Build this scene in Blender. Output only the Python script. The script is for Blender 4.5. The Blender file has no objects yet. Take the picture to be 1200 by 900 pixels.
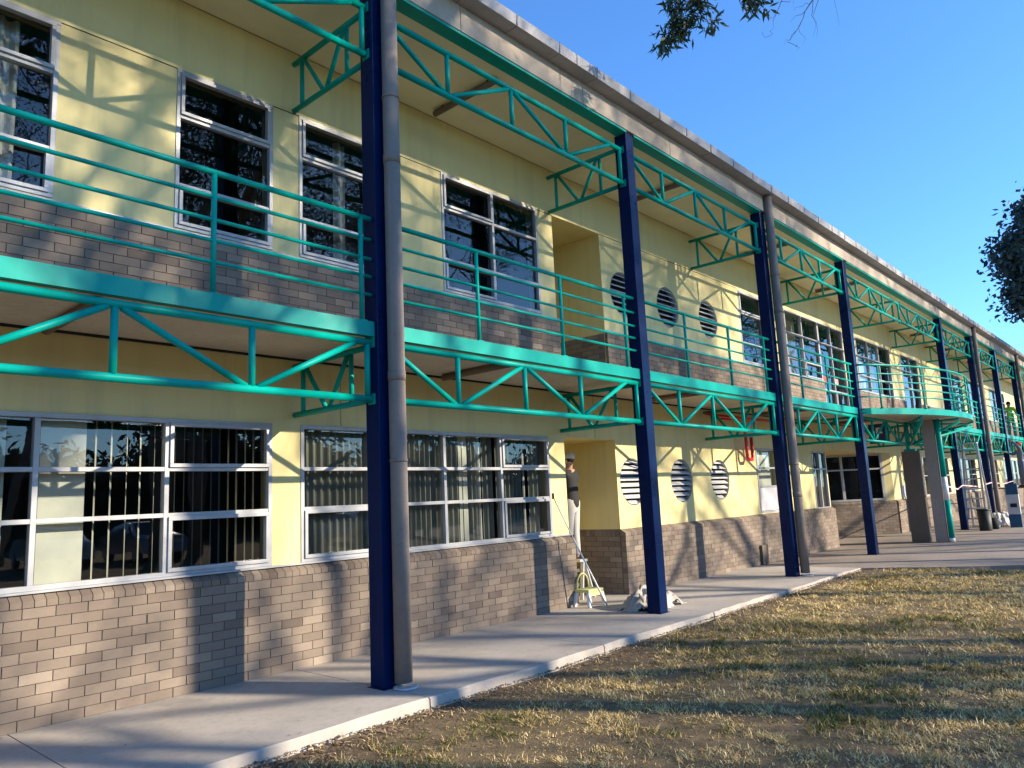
import bpy, math, random
import numpy as np
from mathutils import Vector, Matrix
random.seed(7); R = math.radians
S = bpy.context.scene; COL = S.collection

# ------------------------------------------------------------------ helpers
class MB:
    """collects shapes; build() links them as ONE mesh object"""
    def __init__(s): s.v = []; s.f = []; s.a = []; s.smooth = []
    def face(s, pts, a=0.0, sm=False):
        n = len(s.v); s.v += [tuple(p) for p in pts]; s.f.append(tuple(range(n, n+len(pts)))); s.a.append(a); s.smooth.append(sm)
    def hexa(s, c, a=0.0, skip=()):
        n = len(s.v); s.v += [tuple(p) for p in c]
        for i, q in enumerate(((0,3,2,1), (4,5,6,7), (0,1,5,4), (1,2,6,5), (2,3,7,6), (3,0,4,7))):
            if i in skip: continue
            s.f.append(tuple(n+k for k in q)); s.a.append(a); s.smooth.append(False)
        return s
    def box(s, x0, x1, y0, y1, z0, z1, a=0.0):
        return s.hexa([(x0,y0,z0),(x1,y0,z0),(x1,y1,z0),(x0,y1,z0),(x0,y0,z1),(x1,y0,z1),(x1,y1,z1),(x0,y1,z1)], a)
    def tube(s, pts, r, n=12, cap=True, a=0.0, closed=False):
        pts = [Vector(p) for p in pts]; rs = r if isinstance(r, (list, tuple)) else [r]*len(pts)
        rings = []; up = None; base = len(s.v)
        for i, p in enumerate(pts):
            d = (pts[min(i+1, len(pts)-1)]-pts[max(i-1, 0)])
            if d.length < 1e-9: d = Vector((0,0,1))
            d.normalize()
            if up is None:
                up = Vector((0,0,1)) if abs(d.z) < .9 else Vector((1,0,0))
            u = (up-d*up.dot(d))
            if u.length < 1e-5: u = d.orthogonal()
            u.normalize(); up = u; w = d.cross(u)
            for k in range(n):
                t = 2*math.pi*k/n
                s.v.append(tuple(p+(u*math.cos(t)+w*math.sin(t))*rs[i]))
        for i in range(len(pts)-1):
            for k in range(n):
                a0 = base+i*n+k; a1 = base+i*n+(k+1)%n
                s.f.append((a0, a1, a1+n, a0+n)); s.a.append(a); s.smooth.append(True)
        if cap:
            s.f.append(tuple(base+k for k in reversed(range(n)))); s.a.append(a); s.smooth.append(False)
            l = base+(len(pts)-1)*n
            s.f.append(tuple(l+k for k in range(n))); s.a.append(a); s.smooth.append(False)
        return s
    def lathe(s, c, prof, n=24, a=0.0, axis='z'):
        base = len(s.v)
        for (r, z) in prof:
            for k in range(n):
                t = 2*math.pi*k/n
                q = (r*math.cos(t), r*math.sin(t), z)
                if axis == 'y': q = (q[0], q[2], q[1])
                s.v.append((c[0]+q[0], c[1]+q[1], c[2]+q[2]))
        for i in range(len(prof)-1):
            for k in range(n):
                a0 = base+i*n+k; a1 = base+i*n+(k+1)%n
                q = (a0, a1, a1+n, a0+n)
                s.f.append(q if axis == 'z' else q[::-1]); s.a.append(a); s.smooth.append(True)
        return s
    def build(s, name, mat, parent=None, bevel=0, attr=False):
        me = bpy.data.meshes.new(name); me.from_pydata(s.v, [], s.f); me.update()
        me.polygons.foreach_set('use_smooth', s.smooth)
        if attr:
            ca = me.attributes.new('var', 'FLOAT', 'FACE'); ca.data.foreach_set('value', s.a)
        return link(name, me, mat, parent, bevel)

def link(name, me, mat, parent=None, bevel=0):
    o = bpy.data.objects.new(name, me); COL.objects.link(o)
    for m in (mat if isinstance(mat, (list, tuple)) else [mat]): me.materials.append(m)
    if parent: adopt(o, parent)
    if bevel:
        b = o.modifiers.new('Bevel', 'BEVEL'); b.width = bevel; b.segments = 2; b.limit_method = 'ANGLE'; b.angle_limit = R(40)
    return o
def wloc(o):
    l = Vector(o.location)
    if o.parent: l = l + wloc(o.parent) + o.matrix_parent_inverse.translation
    return l
def adopt(o, parent):
    o.parent = parent; o.matrix_parent_inverse = Matrix.Translation(-wloc(parent))
def tag(o, label=None, cat=None, group=None, kind=None):
    if label: o['label'] = label
    if cat: o['category'] = cat
    if group: o['group'] = group
    if kind: o['kind'] = kind
    return o
def empty(name, loc, rz=0):
    o = bpy.data.objects.new(name, None); COL.objects.link(o); o.location = loc; o.rotation_euler = (0,0,rz); o.empty_display_size = .2
    return o
def copy_tree(o, parent=None, dx=0):
    c = o.copy(); COL.objects.link(c)
    if parent: c.parent = parent; c.matrix_parent_inverse = o.matrix_parent_inverse.copy()
    if dx: c.location.x += dx
    for ch in [k for k in o.children]: copy_tree(ch, c)
    return c

# ------------------------------------------------------------------ materials
class NT:
    def __init__(s, name):
        s.m = bpy.data.materials.new(name); s.m.use_nodes = True; s.t = s.m.node_tree; s.n = s.t.nodes
        s.b = s.n['Principled BSDF']; s.out = s.n['Material Output']
        s.tc = s.n.new('ShaderNodeTexCoord')
    def add(s, typ, **kw):
        x = s.n.new(typ)
        for k, v in kw.items():
            if k in x.inputs.keys(): x.inputs[k].default_value = v
            else: setattr(x, k, v)
        return x
    def l(s, a, b): s.t.links.new(a, b)
    def geo(s): return s.add('ShaderNodeNewGeometry').outputs['Position']
    def noise(s, scale, detail=4, rough=.6, src=None, stretch=None):
        x = s.add('ShaderNodeTexNoise'); x.inputs['Scale'].default_value = scale; x.inputs['Detail'].default_value = detail; x.inputs['Roughness'].default_value = rough
        src = src or s.geo()
        if stretch:
            mp = s.add('ShaderNodeMapping'); mp.inputs['Scale'].default_value = stretch; s.l(src, mp.inputs['Vector']); src = mp.outputs[0]
        s.l(src, x.inputs['Vector']); return x.outputs['Fac']
    def ramp(s, src, stops):
        x = s.add('ShaderNodeValToRGB'); e = x.color_ramp.elements
        while len(e) < len(stops): e.new(.5)
        for i, (p, c) in enumerate(stops):
            e[i].position = p; e[i].color = (*c, 1) if len(c) == 3 else c
        s.l(src, x.inputs['Fac']); return x.outputs['Color']
    def mix(s, fac, a, b, mode='MIX'):
        x = s.add('ShaderNodeMix', data_type='RGBA', blend_type=mode)
        for k, val in ((0, fac), (6, a), (7, b)):
            if hasattr(val, 'node'): s.l(val, x.inputs[k])
            elif k == 0: x.inputs[0].default_value = val
            else: x.inputs[k].default_value = (*val, 1)
        return x.outputs[2]
    def math(s, op, a, b=0.0):
        x = s.add('ShaderNodeMath', operation=op)
        for i, val in enumerate((a, b)):
            if hasattr(val, 'node'): s.l(val, x.inputs[i])
            else: x.inputs[i].default_value = val
        return x.outputs[0]
    def bump(s, h, strength=.3, dist=.01):
        x = s.add('ShaderNodeBump'); x.inputs['Strength'].default_value = strength; x.inputs['Distance'].default_value = dist
        s.l(h, x.inputs['Height']); s.l(x.outputs[0], s.b.inputs['Normal'])
    def base(s, c):
        if hasattr(c, 'node'): s.l(c, s.b.inputs['Base Color'])
        else: s.b.inputs['Base Color'].default_value = (*c, 1)
    def set(s, rough=None, metal=None, spec=None, coat=None):
        if rough is not None: s.b.inputs['Roughness'].default_value = rough
        if metal is not None: s.b.inputs['Metallic'].default_value = metal
        if spec is not None: s.b.inputs['Specular IOR Level'].default_value = spec
        if coat is not None: s.b.inputs['Coat Weight'].default_value = coat
        return s

def grey(c, f): return tuple(x*f for x in c)
def simple(name, col, rough=.5, metal=0, var=.12, scale=6, bump=0, coat=0, spec=.5):
    t = NT(name); n = t.noise(scale, 5)
    t.base(t.ramp(n, [(.3, grey(col, 1-var)), (.7, grey(col, 1+var))])); t.set(rough, metal, spec, coat)
    if bump: t.bump(t.noise(scale*12, 4), bump, .004)
    return t.m

YEL = (.66, .56, .25)
def m_yellow():
    t = NT('yellow_render')
    big = t.noise(.9, 5, .6); runs = t.noise(1.0, 5, .65, stretch=(5, 5, .35)); fine = t.noise(30, 3)
    c = t.ramp(big, [(.3, grey(YEL, .93)), (.7, grey(YEL, 1.03))])
    c = t.mix(t.ramp(runs, [(.50, (0,0,0)), (.74, (.55,)*3)]), c, (.46, .40, .21))
    c = t.mix(t.ramp(fine, [(.55, (0,0,0)), (.9, (.2,)*3)]), c, (.45, .40, .2))
    t.base(c); t.set(.62); t.bump(t.noise(90, 4), .25, .003); return t.m
def m_paint(name, col, rough=.32, chip=None):
    t = NT(name); n = t.noise(2.2, 6, .7); f = t.noise(22, 4)
    c = t.ramp(n, [(.3, grey(col, .86)), (.7, grey(col, 1.1))])
    c = t.mix(t.ramp(f, [(.60, (0,0,0)), (.8, (.25,)*3)]), c, grey(col, .6))
    c = t.mix(t.ramp(t.noise(9, 6, .8), [(.70, (0,0,0)), (.74, (.7,)*3)]), c, (.16,.13,.10))
    t.base(c); t.l(t.ramp(n, [(.3, (rough*.75,)*3), (.7, (rough*1.35,)*3)]), t.b.inputs['Roughness'])
    t.set(spec=.12)
    t.bump(t.noise(40, 4), .12, .003); return t.m
def m_concrete(name, col, stain=(.16,.12,.09), amt=.5, joint=0):
    t = NT(name); a = t.noise(1.1, 6, .65); b = t.noise(14, 6, .7); g = t.noise(120, 3)
    c = t.ramp(a, [(.3, grey(col, .85)), (.72, grey(col, 1.08))])
    c = t.mix(t.ramp(t.noise(.7, 7, .75), [(.5, (0,0,0)), (.75, (amt,)*3)]), c, stain)
    c = t.mix(t.ramp(b, [(.5, (0,0,0)), (.72, (.5,)*3)]), c, grey(col, .6))
    c = t.mix(t.ramp(t.noise(3.2, 8, .78), [(.56, (0,0,0)), (.66, (.35,)*3)]), c, grey(col, .68))
    c = t.mix(t.ramp(g, [(.60, (0,0,0)), (.75, (.35,)*3)]), c, grey(col, .5))
    t.base(c); t.set(.85, spec=.3)
    t.bump(t.math('ADD', b, t.math('MULTIPLY', g, .5)), .35, .004); return t.m
def m_brick():
    t = NT('brown_brick')
    at = t.add('ShaderNodeAttribute', attribute_name='var'); v = at.outputs['Fac']
    c = t.ramp(v, [(0, (.05,.04,.035)), (.1, (.13,.10,.08)), (.35, (.185,.147,.116)), (.6, (.24,.193,.15)), (.85, (.30,.245,.19)), (1, (.33,.275,.19))])
    s1 = t.noise(.9, 6, .7); s2 = t.noise(25, 5, .7)
    c = t.mix(t.ramp(s1, [(.45, (0,0,0)), (.75, (.5,)*3)]), c, (.20,.15,.12))
    c = t.mix(t.ramp(s2, [(.45, (0,0,0)), (.7, (.45,)*3)]), c, t.mix(.5, c, (.15,.11,.09)))
    c = t.mix(t.ramp(t.noise(5, 5, .7, stretch=(1,1,3)), [(.62, (0,0,0)), (.8, (.3,)*3)]), c, (.5,.42,.33))
    t.base(c); t.set(.9, spec=.25)
    t.bump(t.math('ADD', s2, t.noise(90, 3)), .6, .004); return t.m
def m_glass():
    t = NT('window_glass'); t.n.remove(t.b)
    tr = t.add('ShaderNodeBsdfTransparent'); tr.inputs[0].default_value = (.80, .84, .82, 1)
    gl = t.add('ShaderNodeBsdfGlossy'); gl.inputs['Roughness'].default_value = .004; gl.inputs[0].default_value = (1,1,1,1)
    fr = t.add('ShaderNodeFresnel'); fr.inputs['IOR'].default_value = 1.5
    bp = t.add('ShaderNodeBump'); bp.inputs['Strength'].default_value = .10; bp.inputs['Distance'].default_value = .02
    t.l(t.noise(1.6, 2, .4), bp.inputs['Height']); t.l(bp.outputs[0], gl.inputs['Normal'])
    mx = t.add('ShaderNodeMixShader'); f = t.math('MINIMUM', t.math('MULTIPLY', fr.outputs[0], 1.25), 1.0)
    t.l(f, mx.inputs[0]); t.l(tr.outputs[0], mx.inputs[1]); t.l(gl.outputs[0], mx.inputs[2]); t.l(mx.outputs[0], t.out.inputs[0])
    return t.m
def m_leaf(name, c0, c1):
    t = NT(name); at = t.add('ShaderNodeAttribute', attribute_name='var')
    t.base(t.ramp(at.outputs['Fac'], [(0, c0), (1, c1)])); t.set(.5, spec=.4)
    tl = t.add('ShaderNodeBsdfTranslucent'); tl.inputs[0].default_value = (*grey(c1, 1.2), 1)
    mx = t.add('ShaderNodeMixShader'); mx.inputs[0].default_value = .2
    t.l(t.b.outputs[0], mx.inputs[1]); t.l(tl.outputs[0], mx.inputs[2]); t.l(mx.outputs[0], t.out.inputs[0]); return t.m
def m_ground():
    t = NT('dry_lawn_soil'); a = t.noise(.8, 7, .7); b = t.noise(9, 7, .75); g = t.noise(70, 4, .8)
    c = t.ramp(a, [(.35, (.13,.088,.055)), (.5, (.24,.175,.10)), (.65, (.15,.115,.06))])
    c = t.mix(t.ramp(b, [(.4, (0,0,0)), (.7, (.7,)*3)]), c, (.085,.062,.042))
    c = t.mix(t.ramp(g, [(.52, (0,0,0)), (.7, (.8,)*3)]), c, (.30,.24,.14))
    t.base(c); t.set(.95, spec=.2); t.bump(t.math('ADD', b, g), .9, .02); return t.m
def m_blade():
    t = NT('grass_blades'); at = t.add('ShaderNodeAttribute', attribute_name='var')
    c = t.ramp(at.outputs['Fac'], [(0, (.05,.085,.015)), (.2, (.12,.14,.028)), (.4, (.33,.245,.09)), (.7, (.62,.46,.20)), (1, (.80,.64,.34))])
    t.base(c); t.set(.6, spec=.3)
    tl = t.add('ShaderNodeBsdfTranslucent'); t.l(c, tl.inputs[0])
    mx = t.add('ShaderNodeMixShader'); mx.inputs[0].default_value = .18
    t.l(t.b.outputs[0], mx.inputs[1]); t.l(tl.outputs[0], mx.inputs[2]); t.l(mx.outputs[0], t.out.inputs[0]); return t.m

M = dict(
    yellow=m_yellow(), ceiling_bounce=simple('eaves_bounce_tint', (.76,.69,.43), .7, 0, .07, 1.5), teal=m_paint('teal_paint', (.0, .30, .245), .38), navy=m_paint('navy_paint', (.001, .012, .062), .3),  # eaves colour paler than the wall yellow, making up for missing bounce light
    alu=simple('aluminium_frame', (.34,.345,.36), .42, .2, .14, 5), pipe=m_concrete('downpipe_grey', (.215,.18,.155), (.2,.17,.15), .25),
    path=m_concrete('path_concrete', (.41,.37,.325), (.25,.185,.145), .6), pave=m_concrete('far_paving', (.27,.225,.19), (.14,.115,.10), .7),
    fascia=m_concrete('fascia_concrete', (.40,.335,.27), (.2,.15,.12), .6), soffit=m_concrete('soffit_concrete', (.58,.51,.40), (.38,.31,.23), .5),  # soffit concrete colour lightened where bounce light falls short
    cap=m_concrete('roof_capping', (.36,.35,.36), (.20,.19,.19), .5), brick=m_brick(), mortar=simple('mortar', (.075,.058,.046), .95, 0, .2, 8),
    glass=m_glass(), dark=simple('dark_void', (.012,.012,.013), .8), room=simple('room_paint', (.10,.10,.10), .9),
    cream=simple('cream_blind', (.50,.485,.43), .7, 0, .06), greyblind=simple('grey_curtain', (.20,.20,.175), .8, 0, .12, 3),
    lou=simple('louvre_grey', (.50,.50,.50), .45, 0, .1), panel=simple('pale_panel', (.48,.46,.48), .5, 0, .12, 4),
    red=simple('red_pipe_paint', (.55,.012,.01), .35), block=m_concrete('pillar_blockwork', (.145,.115,.09), (.09,.07,.055), .5),
    white=simple('white_plastic', (.72,.72,.70), .4), tube=simple('brown_tube', (.16,.11,.075), .5),
    bark=m_concrete('gum_bark', (.30,.24,.19), (.13,.1,.08), .7), leaf=m_leaf('gum_leaves', (.025,.042,.022), (.055,.08,.035)),
    leafd=m_leaf('dense_leaves', (.03,.05,.042), (.065,.085,.07)),
    soil=m_ground(), blade=m_blade(), roof=simple('roof_sheet', (.35,.35,.36), .5, .3),
    skin=simple('skin', (.36,.21,.15), .55, 0, .05), black=simple('black_cloth', (.012,.012,.014), .85, 0, .2), wcloth=simple('white_cloth', (.47,.45,.42), .9, 0, .08),
    lime=simple('lime_cloth', (.22,.55,.03), .8), denim=simple('grey_blue_cloth', (.12,.14,.19), .9, 0, .2, 9), redcloth=simple('red_cloth', (.62,.05,.02), .8),
    wood=simple('plank_wood', (.22,.10,.05), .7, 0, .3, 7), steel=simple('ladder_aluminium', (.55,.56,.58), .35, .6), bin=simple('dark_green_bin', (.006,.012,.010), .6),
    blue=simple('blue_plastic', (.01,.06,.13), .6), yplastic=simple('pale_yellow_plastic', (.62,.60,.24), .5),
    rag=m_concrete('drop_cloth', (.40,.37,.33), (.22,.19,.17), .5), navysign=simple('navy_sign', (.01,.025,.10), .4), primer=simple('white_primer', (.75,.75,.75), .6),
    carw=simple('white_car_paint', (.7,.7,.72), .15, 0, .02, 2, 0, 1), carg=simple('silver_car_paint', (.4,.41,.43), .2, .6, .02), card=simple('dark_car_paint', (.02,.025,.04), .15, 0, .02, 2, 0, 1),
    tyre=simple('tyre_rubber', (.02,.02,.02), .8), pink=simple('pink_paper', (.75,.25,.27), .8), redpaper=simple('red_paper', (.65,.05,.05), .8), bluepaper=simple('pale_blue_paper', (.45,.58,.70), .8))

# ------------------------------------------------------------------ camera (solved from the photograph's lines)
YAW, PIT, ROL, F = .7284334, .1525203, -.0464674, 877.788
fw = Vector((math.cos(YAW)*math.cos(PIT), math.sin(YAW)*math.cos(PIT), math.sin(PIT)))
r0 = Vector((math.sin(YAW), -math.cos(YAW), 0)); u0 = r0.cross(fw)
rr = r0*math.cos(ROL)+u0*math.sin(ROL); uu = -r0*math.sin(ROL)+u0*math.cos(ROL)
cd = bpy.data.cameras.new('camera'); cam = bpy.data.objects.new('camera', cd); COL.objects.link(cam)
cam.matrix_world = Matrix(((rr.x, uu.x, -fw.x, 0), (rr.y, uu.y, -fw.y, 0), (rr.z, uu.z, -fw.z, 1.6), (0,0,0,1)))
cd.lens = F/1200*36; cd.sensor_width = 36; cd.clip_end = 2000; cd.clip_start = .05; S.camera = cam

# ------------------------------------------------------------------ light
sd = Vector((.55, -1, .453*1.0)).normalized()          # towards the sun
el = math.asin(sd.z); az = math.atan2(sd.x, sd.y)
w = bpy.data.worlds.new('World'); S.world = w; w.use_nodes = True; wn = w.node_tree
sky = wn.nodes.new('ShaderNodeTexSky'); sky.sky_type = 'NISHITA'; sky.sun_disc = False; sky.sun_elevation = el; sky.sun_rotation = az
sky.air_density = 1.0; sky.dust_density = .25; sky.ozone_density = 3.0; sky.altitude = 200
bg = wn.nodes['Background']; bg.inputs[1].default_value = .105
mxs = wn.nodes.new('ShaderNodeMix'); mxs.data_type = 'RGBA'; mxs.blend_type = 'MULTIPLY'; mxs.inputs[0].default_value = 1; mxs.inputs[7].default_value = (.74, 1.2, 1.68, 1)
wn.links.new(sky.outputs[0], mxs.inputs[6]); wn.links.new(mxs.outputs[2], bg.inputs[0])
sl = bpy.data.lights.new('sun', 'SUN'); sl.energy = 5.0; sl.angle = R(.53); sl.color = (1, .86, .66)
so = bpy.data.objects.new('sun', sl); COL.objects.link(so); so.rotation_euler = (-sd).to_track_quat('-Z', 'Y').to_euler()
S.view_settings.view_transform = 'Standard'; S.view_settings.look = 'None'; S.view_settings.gamma = 1; S.view_settings.exposure = 1.1

# ------------------------------------------------------------------ dimensions
YW, YC = 7.09, 5.51
PX = 4.62
def CX(i): return 4.31+PX*i
XA, XB = -6.0, 56.0

# ------------------------------------------------------------------ ground, path, paving
def ground():
    n = 60; xs = np.concatenate([[-400,-120,-40], np.linspace(-12,60,73), [90,180,600]]); ys = np.concatenate([[-400,-150,-60], np.linspace(-30,16,47), [40,150,400]])
    m = MB()
    V = {}
    rng = random.Random(3)
    for i, x in enumerate(xs):
        for j, y in enumerate(ys):
            z = -.10 + (.055*min(max((x-6)/9, 0), 1) if y < 6 else 0)
            if -12 < x < 60 and -30 < y < 4.2: z += rng.uniform(-.012, .012)
            if abs(x) > 80 or abs(y) > 50: z = -.3
            if y > 5.3 or x > 16.5: z = min(z, -.16)
            V[i,j] = len(m.v); m.v.append((x,y,z))
    for i in range(len(xs)-1):
        for j in range(len(ys)-1):
            m.f.append((V[i,j], V[i+1,j], V[i+1,j+1], V[i,j+1])); m.a.append(0); m.smooth.append(True)
    tag(m.build('ground', M['soil']), kind='structure')
ground()
def lawn_z(x): return -.10 + .055*min(max((x-6)/9, 0), 1)

def path():
    m = MB(); rng = random.Random(5)
    joints = [-6.0]+[1.86+2.5*k for k in range(-2, 21)]
    joints = [j for j in joints if j <= 15.0 and j >= -6]+[15.3]
    joints = sorted(set(joints))
    for a, b in zip(joints[:-1], joints[1:]):
        n = max(2, int((b-a)/.16)); xs = [a+.005+(b-a-.010)*k/n for k in range(n+1)]
        ed = [4.965+rng.uniform(-.006, .006)+.018*math.sin(x*1.9)+.01*math.sin(x*5.3)+(rng.uniform(.01,.03) if rng.random() < .08 else 0) for x in xs]
        for k in range(n):
            x0, x1 = xs[k], xs[k+1]; e0, e1 = ed[k], ed[k+1]; r = .014; rb = .05
            m.face([(x0,e0+r,0), (x1,e1+r,0), (x1,6.992,0), (x0,6.992,0)])
            m.face([(x0,e0,-r), (x1,e1,-r), (x1,e1+r,0), (x0,e0+r,0)], 0, True)
            m.face([(x0,e0-.012,-.2), (x1,e1-.012,-.2), (x1,e1,-r), (x0,e0,-r)])
        for x, e, s_ in ((xs[0], ed[0], 1), (xs[-1], ed[-1], -1)):
            q = [(x,e,-.2), (x,e,-.014), (x,e+.014,0), (x,6.992,0), (x,6.992,-.2)]
            m.face(q if s_ < 0 else q[::-1])
    tag(m.build('path', M['path']), kind='structure')
    b = MB(); b.box(XA, 15.3, 5.02, 6.98, -.22, -.05); tag(b.build('path_bed', M['dark']), kind='structure')
path()
def paving():
    m = MB(); rng = random.Random(9)
    # big slabs beyond the lawn, with a skewed near edge
    def edge(y): return 15.28+(5.0-y)*.50+.05*math.sin(y*3)
    ys = [-25,-20,-16,-12,-9,-7,-5,-3,-2,-1,0,1,1.5,2,2.5,3,3.5,4,4.4,4.8,5.0]
    for y0, y1 in zip(ys[:-1], ys[1:]):
        m.face([(edge(y0),y0,-.008), (70,y0,-.008), (70,y1,-.008), (edge(y1),y1,-.008)])
        m.face([(edge(y0),y0,-.2), (edge(y0),y0,-.008), (edge(y1),y1,-.008), (edge(y1),y1,-.2)])
    m.face([(15.31,5.0,-.008), (70,5.0,-.008), (70,10.6,-.008), (15.31,10.6,-.008)])
    tag(m.build('paving', M['pave']), kind='structure')
    d = MB(); d.box(9.1, 10.44, 6.992, 9.0, -.2, -.002); tag(d.build('recess_floor', M['path']), kind='structure')
paving()

# ------------------------------------------------------------------ lawn
def lawn():
    rng = np.random.default_rng(4)
    N = 430000
    # density falls with distance
    T = N//11; tx = 2.2+13.6*rng.random(T)**1.35; ty = -.5+5.5*rng.random(T); ti = rng.integers(0, T, N); ts = .010+.014*rng.random(T)
    x = tx[ti]+rng.normal(0, 1, N)*ts[ti]*(1+.08*tx[ti]); y = ty[ti]+rng.normal(0, 1, N)*ts[ti]*(1+.08*tx[ti]); tv = rng.normal(0, .2, T)[ti]; thh = (.6+.8*rng.random(T)**1.5)[ti]
    right = .13*x-.9
    keep = (y < 4.955) & (y > right) & (x < 15.25+(5.0-y)*.5)
    def vnoise(x, y, s, seed):
        r = np.random.default_rng(seed); g = r.random((128, 128)); u = (x*s) % 127; v = (y*s) % 127
        i = u.astype(int); j = v.astype(int); fu = u-i; fv = v-j; fu = fu*fu*(3-2*fu); fv = fv*fv*(3-2*fv)
        return (g[i,j]*(1-fu)*(1-fv)+g[(i+1)%128,j]*fu*(1-fv)+g[i,(j+1)%128]*(1-fu)*fv+g[(i+1)%128,(j+1)%128]*fu*fv)
    n1 = vnoise(x, y, .9, 1)*.6+vnoise(x, y, 2.3, 2)*.4; n2 = vnoise(x, y, 6, 3); n3 = vnoise(x, y, 1.4, 8)
    bare = np.clip((y-4.35+.45*(n1-.5)*2)/.3, 0, 1)
    n4 = vnoise(x, y, 14, 11); dens = np.clip(.35+1.5*(n2-.35)+.8*(n4-.5)+.5*(n1-.4), .05, 1)*(1-.9*bare)
    keep &= rng.random(N) < dens
    x, y, n1, n2, n3, tv, thh = x[keep], y[keep], n1[keep], n2[keep], n3[keep], tv[keep], thh[keep]; N = len(x)
    far = np.clip((x-3)/10, 0, 1)
    h = (.016+.030*rng.random(N)**1.6)*(.55+.9*n2)*thh*(1+.7*np.clip(n3-.5, 0, 1))*(1+.25*far); wd = (.0016+.0020*rng.random(N))*(1+1.3*far)
    th = rng.random(N)*6.283; lean = .3+rng.random(N)**.7*2.4; ph = rng.random(N)*6.283
    z0 = -.10+.055*np.clip((x-6)/9, 0, 1)-.006
    a = np.stack([np.cos(th)*wd, np.sin(th)*wd, 0*th], 1); base = np.stack([x, y, z0], 1)
    d = np.stack([np.cos(ph)*lean, np.sin(ph)*lean, np.ones(N)], 1); d /= np.linalg.norm(d, axis=1)[:, None]
    mid = base+d*h[:, None]*.55+np.array([0,0,.2])*h[:, None]
    tip = base+d*h[:, None]*1.25
    V = np.stack([base-a, base+a, mid+a*.8, mid-a*.8, tip], 1).reshape(-1, 3)
    me = bpy.data.meshes.new('lawn_grass'); me.vertices.add(len(V)); me.vertices.foreach_set('co', V.astype(np.float32).ravel())
    k = np.arange(N)*5
    li = np.stack([k, k+1, k+2, k+3, k+3, k+2, k+4], 1).ravel()
    me.loops.add(len(li)); me.loops.foreach_set('vertex_index', li.astype(np.int32))
    ls = np.stack([np.arange(N)*7, np.arange(N)*7+4], 1).ravel(); lt = np.tile([4, 3], N)
    me.polygons.add(2*N); me.polygons.foreach_set('loop_start', ls.astype(np.int32)); me.polygons.foreach_set('loop_total', lt.astype(np.int32))
    me.update(calc_edges=True)
    green = np.clip((n3-.57)*3.2, 0, 1)*(.55+.45*n2)
    var = np.clip(.72-.55*green+tv+rng.normal(0, .11, N), 0, 1)
    at = me.attributes.new('var', 'FLOAT', 'FACE'); at.data.foreach_set('value', np.repeat(var, 2).astype(np.float32))
    o = link('lawn_grass', me, M['blade']); tag(o, 'short patchy green and straw coloured grass of the lawn beside the path', 'grass', kind='stuff')
    # leaf litter and soil crumbs by the kerb
    m = MB(); r = random.Random(2)
    for _ in range(9000):
        xx = 2.4+13*r.random()**1.3; yy = 4.94-abs(r.gauss(0, .27)) if r.random() < .8 else r.uniform(.13*xx, 4.9)
        s_ = r.uniform(.006, .022)*(1.5 if yy > 4.8 else 1); z = lawn_z(xx)+.002+(.02 if yy > 4.88 else 0)
        c = Vector((xx, yy, z+s_*.4)); t = r.random()*6.28
        if r.random() < .55:
            u = Vector((math.cos(t), math.sin(t), r.uniform(-.3,.3)))*s_; v = Vector((-math.sin(t), math.cos(t), r.uniform(-.4,.4)))*s_*.35
            m.face([c-u, c-v, c+u, c+v], r.uniform(.5, 1))
        else:
            p = [c+Vector((r.uniform(-1,1), r.uniform(-1,1), r.uniform(-.6,.6)))*s_*.6 for _ in range(4)]
            m.face(p[:3], .15); m.face([p[0],p[2],p[3]], .15); m.face([p[1],p[0],p[3]], .15); m.face([p[2],p[1],p[3]], .15)
    for _ in range(160):
        xx = 1.5+13*r.random(); yy = r.uniform(5.0, 6.95) if r.random() < .5 else r.choice((5.05,6.93))+r.gauss(0,.04); s_ = r.uniform(.008,.02); t = r.random()*6.28
        if not 4.99 < yy < 6.97: continue
        u = Vector((math.cos(t), math.sin(t), r.uniform(0,.25)))*s_; v = Vector((-math.sin(t), math.cos(t), 0))*s_*.3; c = Vector((xx,yy,.006)); m.face([c-u*.9+Vector((0,0,.002)), c-v, c+u, c+v], r.uniform(.45,.9))
    t = NT('litter'); at = t.add('ShaderNodeAttribute', attribute_name='var'); t.base(t.ramp(at.outputs['Fac'], [(0, (.06,.04,.03)), (.4, (.10,.07,.05)), (.6, (.16,.09,.05)), (1, (.34,.25,.16))])); t.set(.9)
    tag(m.build('leaf_litter', t.m, attr=True), 'dry leaves and soil crumbs along the path edge', 'litter', kind='stuff')
lawn()

# ------------------------------------------------------------------ building
B = empty('school_building', (20, 9, 0))
tag(B, 'long two storey yellow school building with brown brick base, teal trusses and navy columns', 'building')

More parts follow.
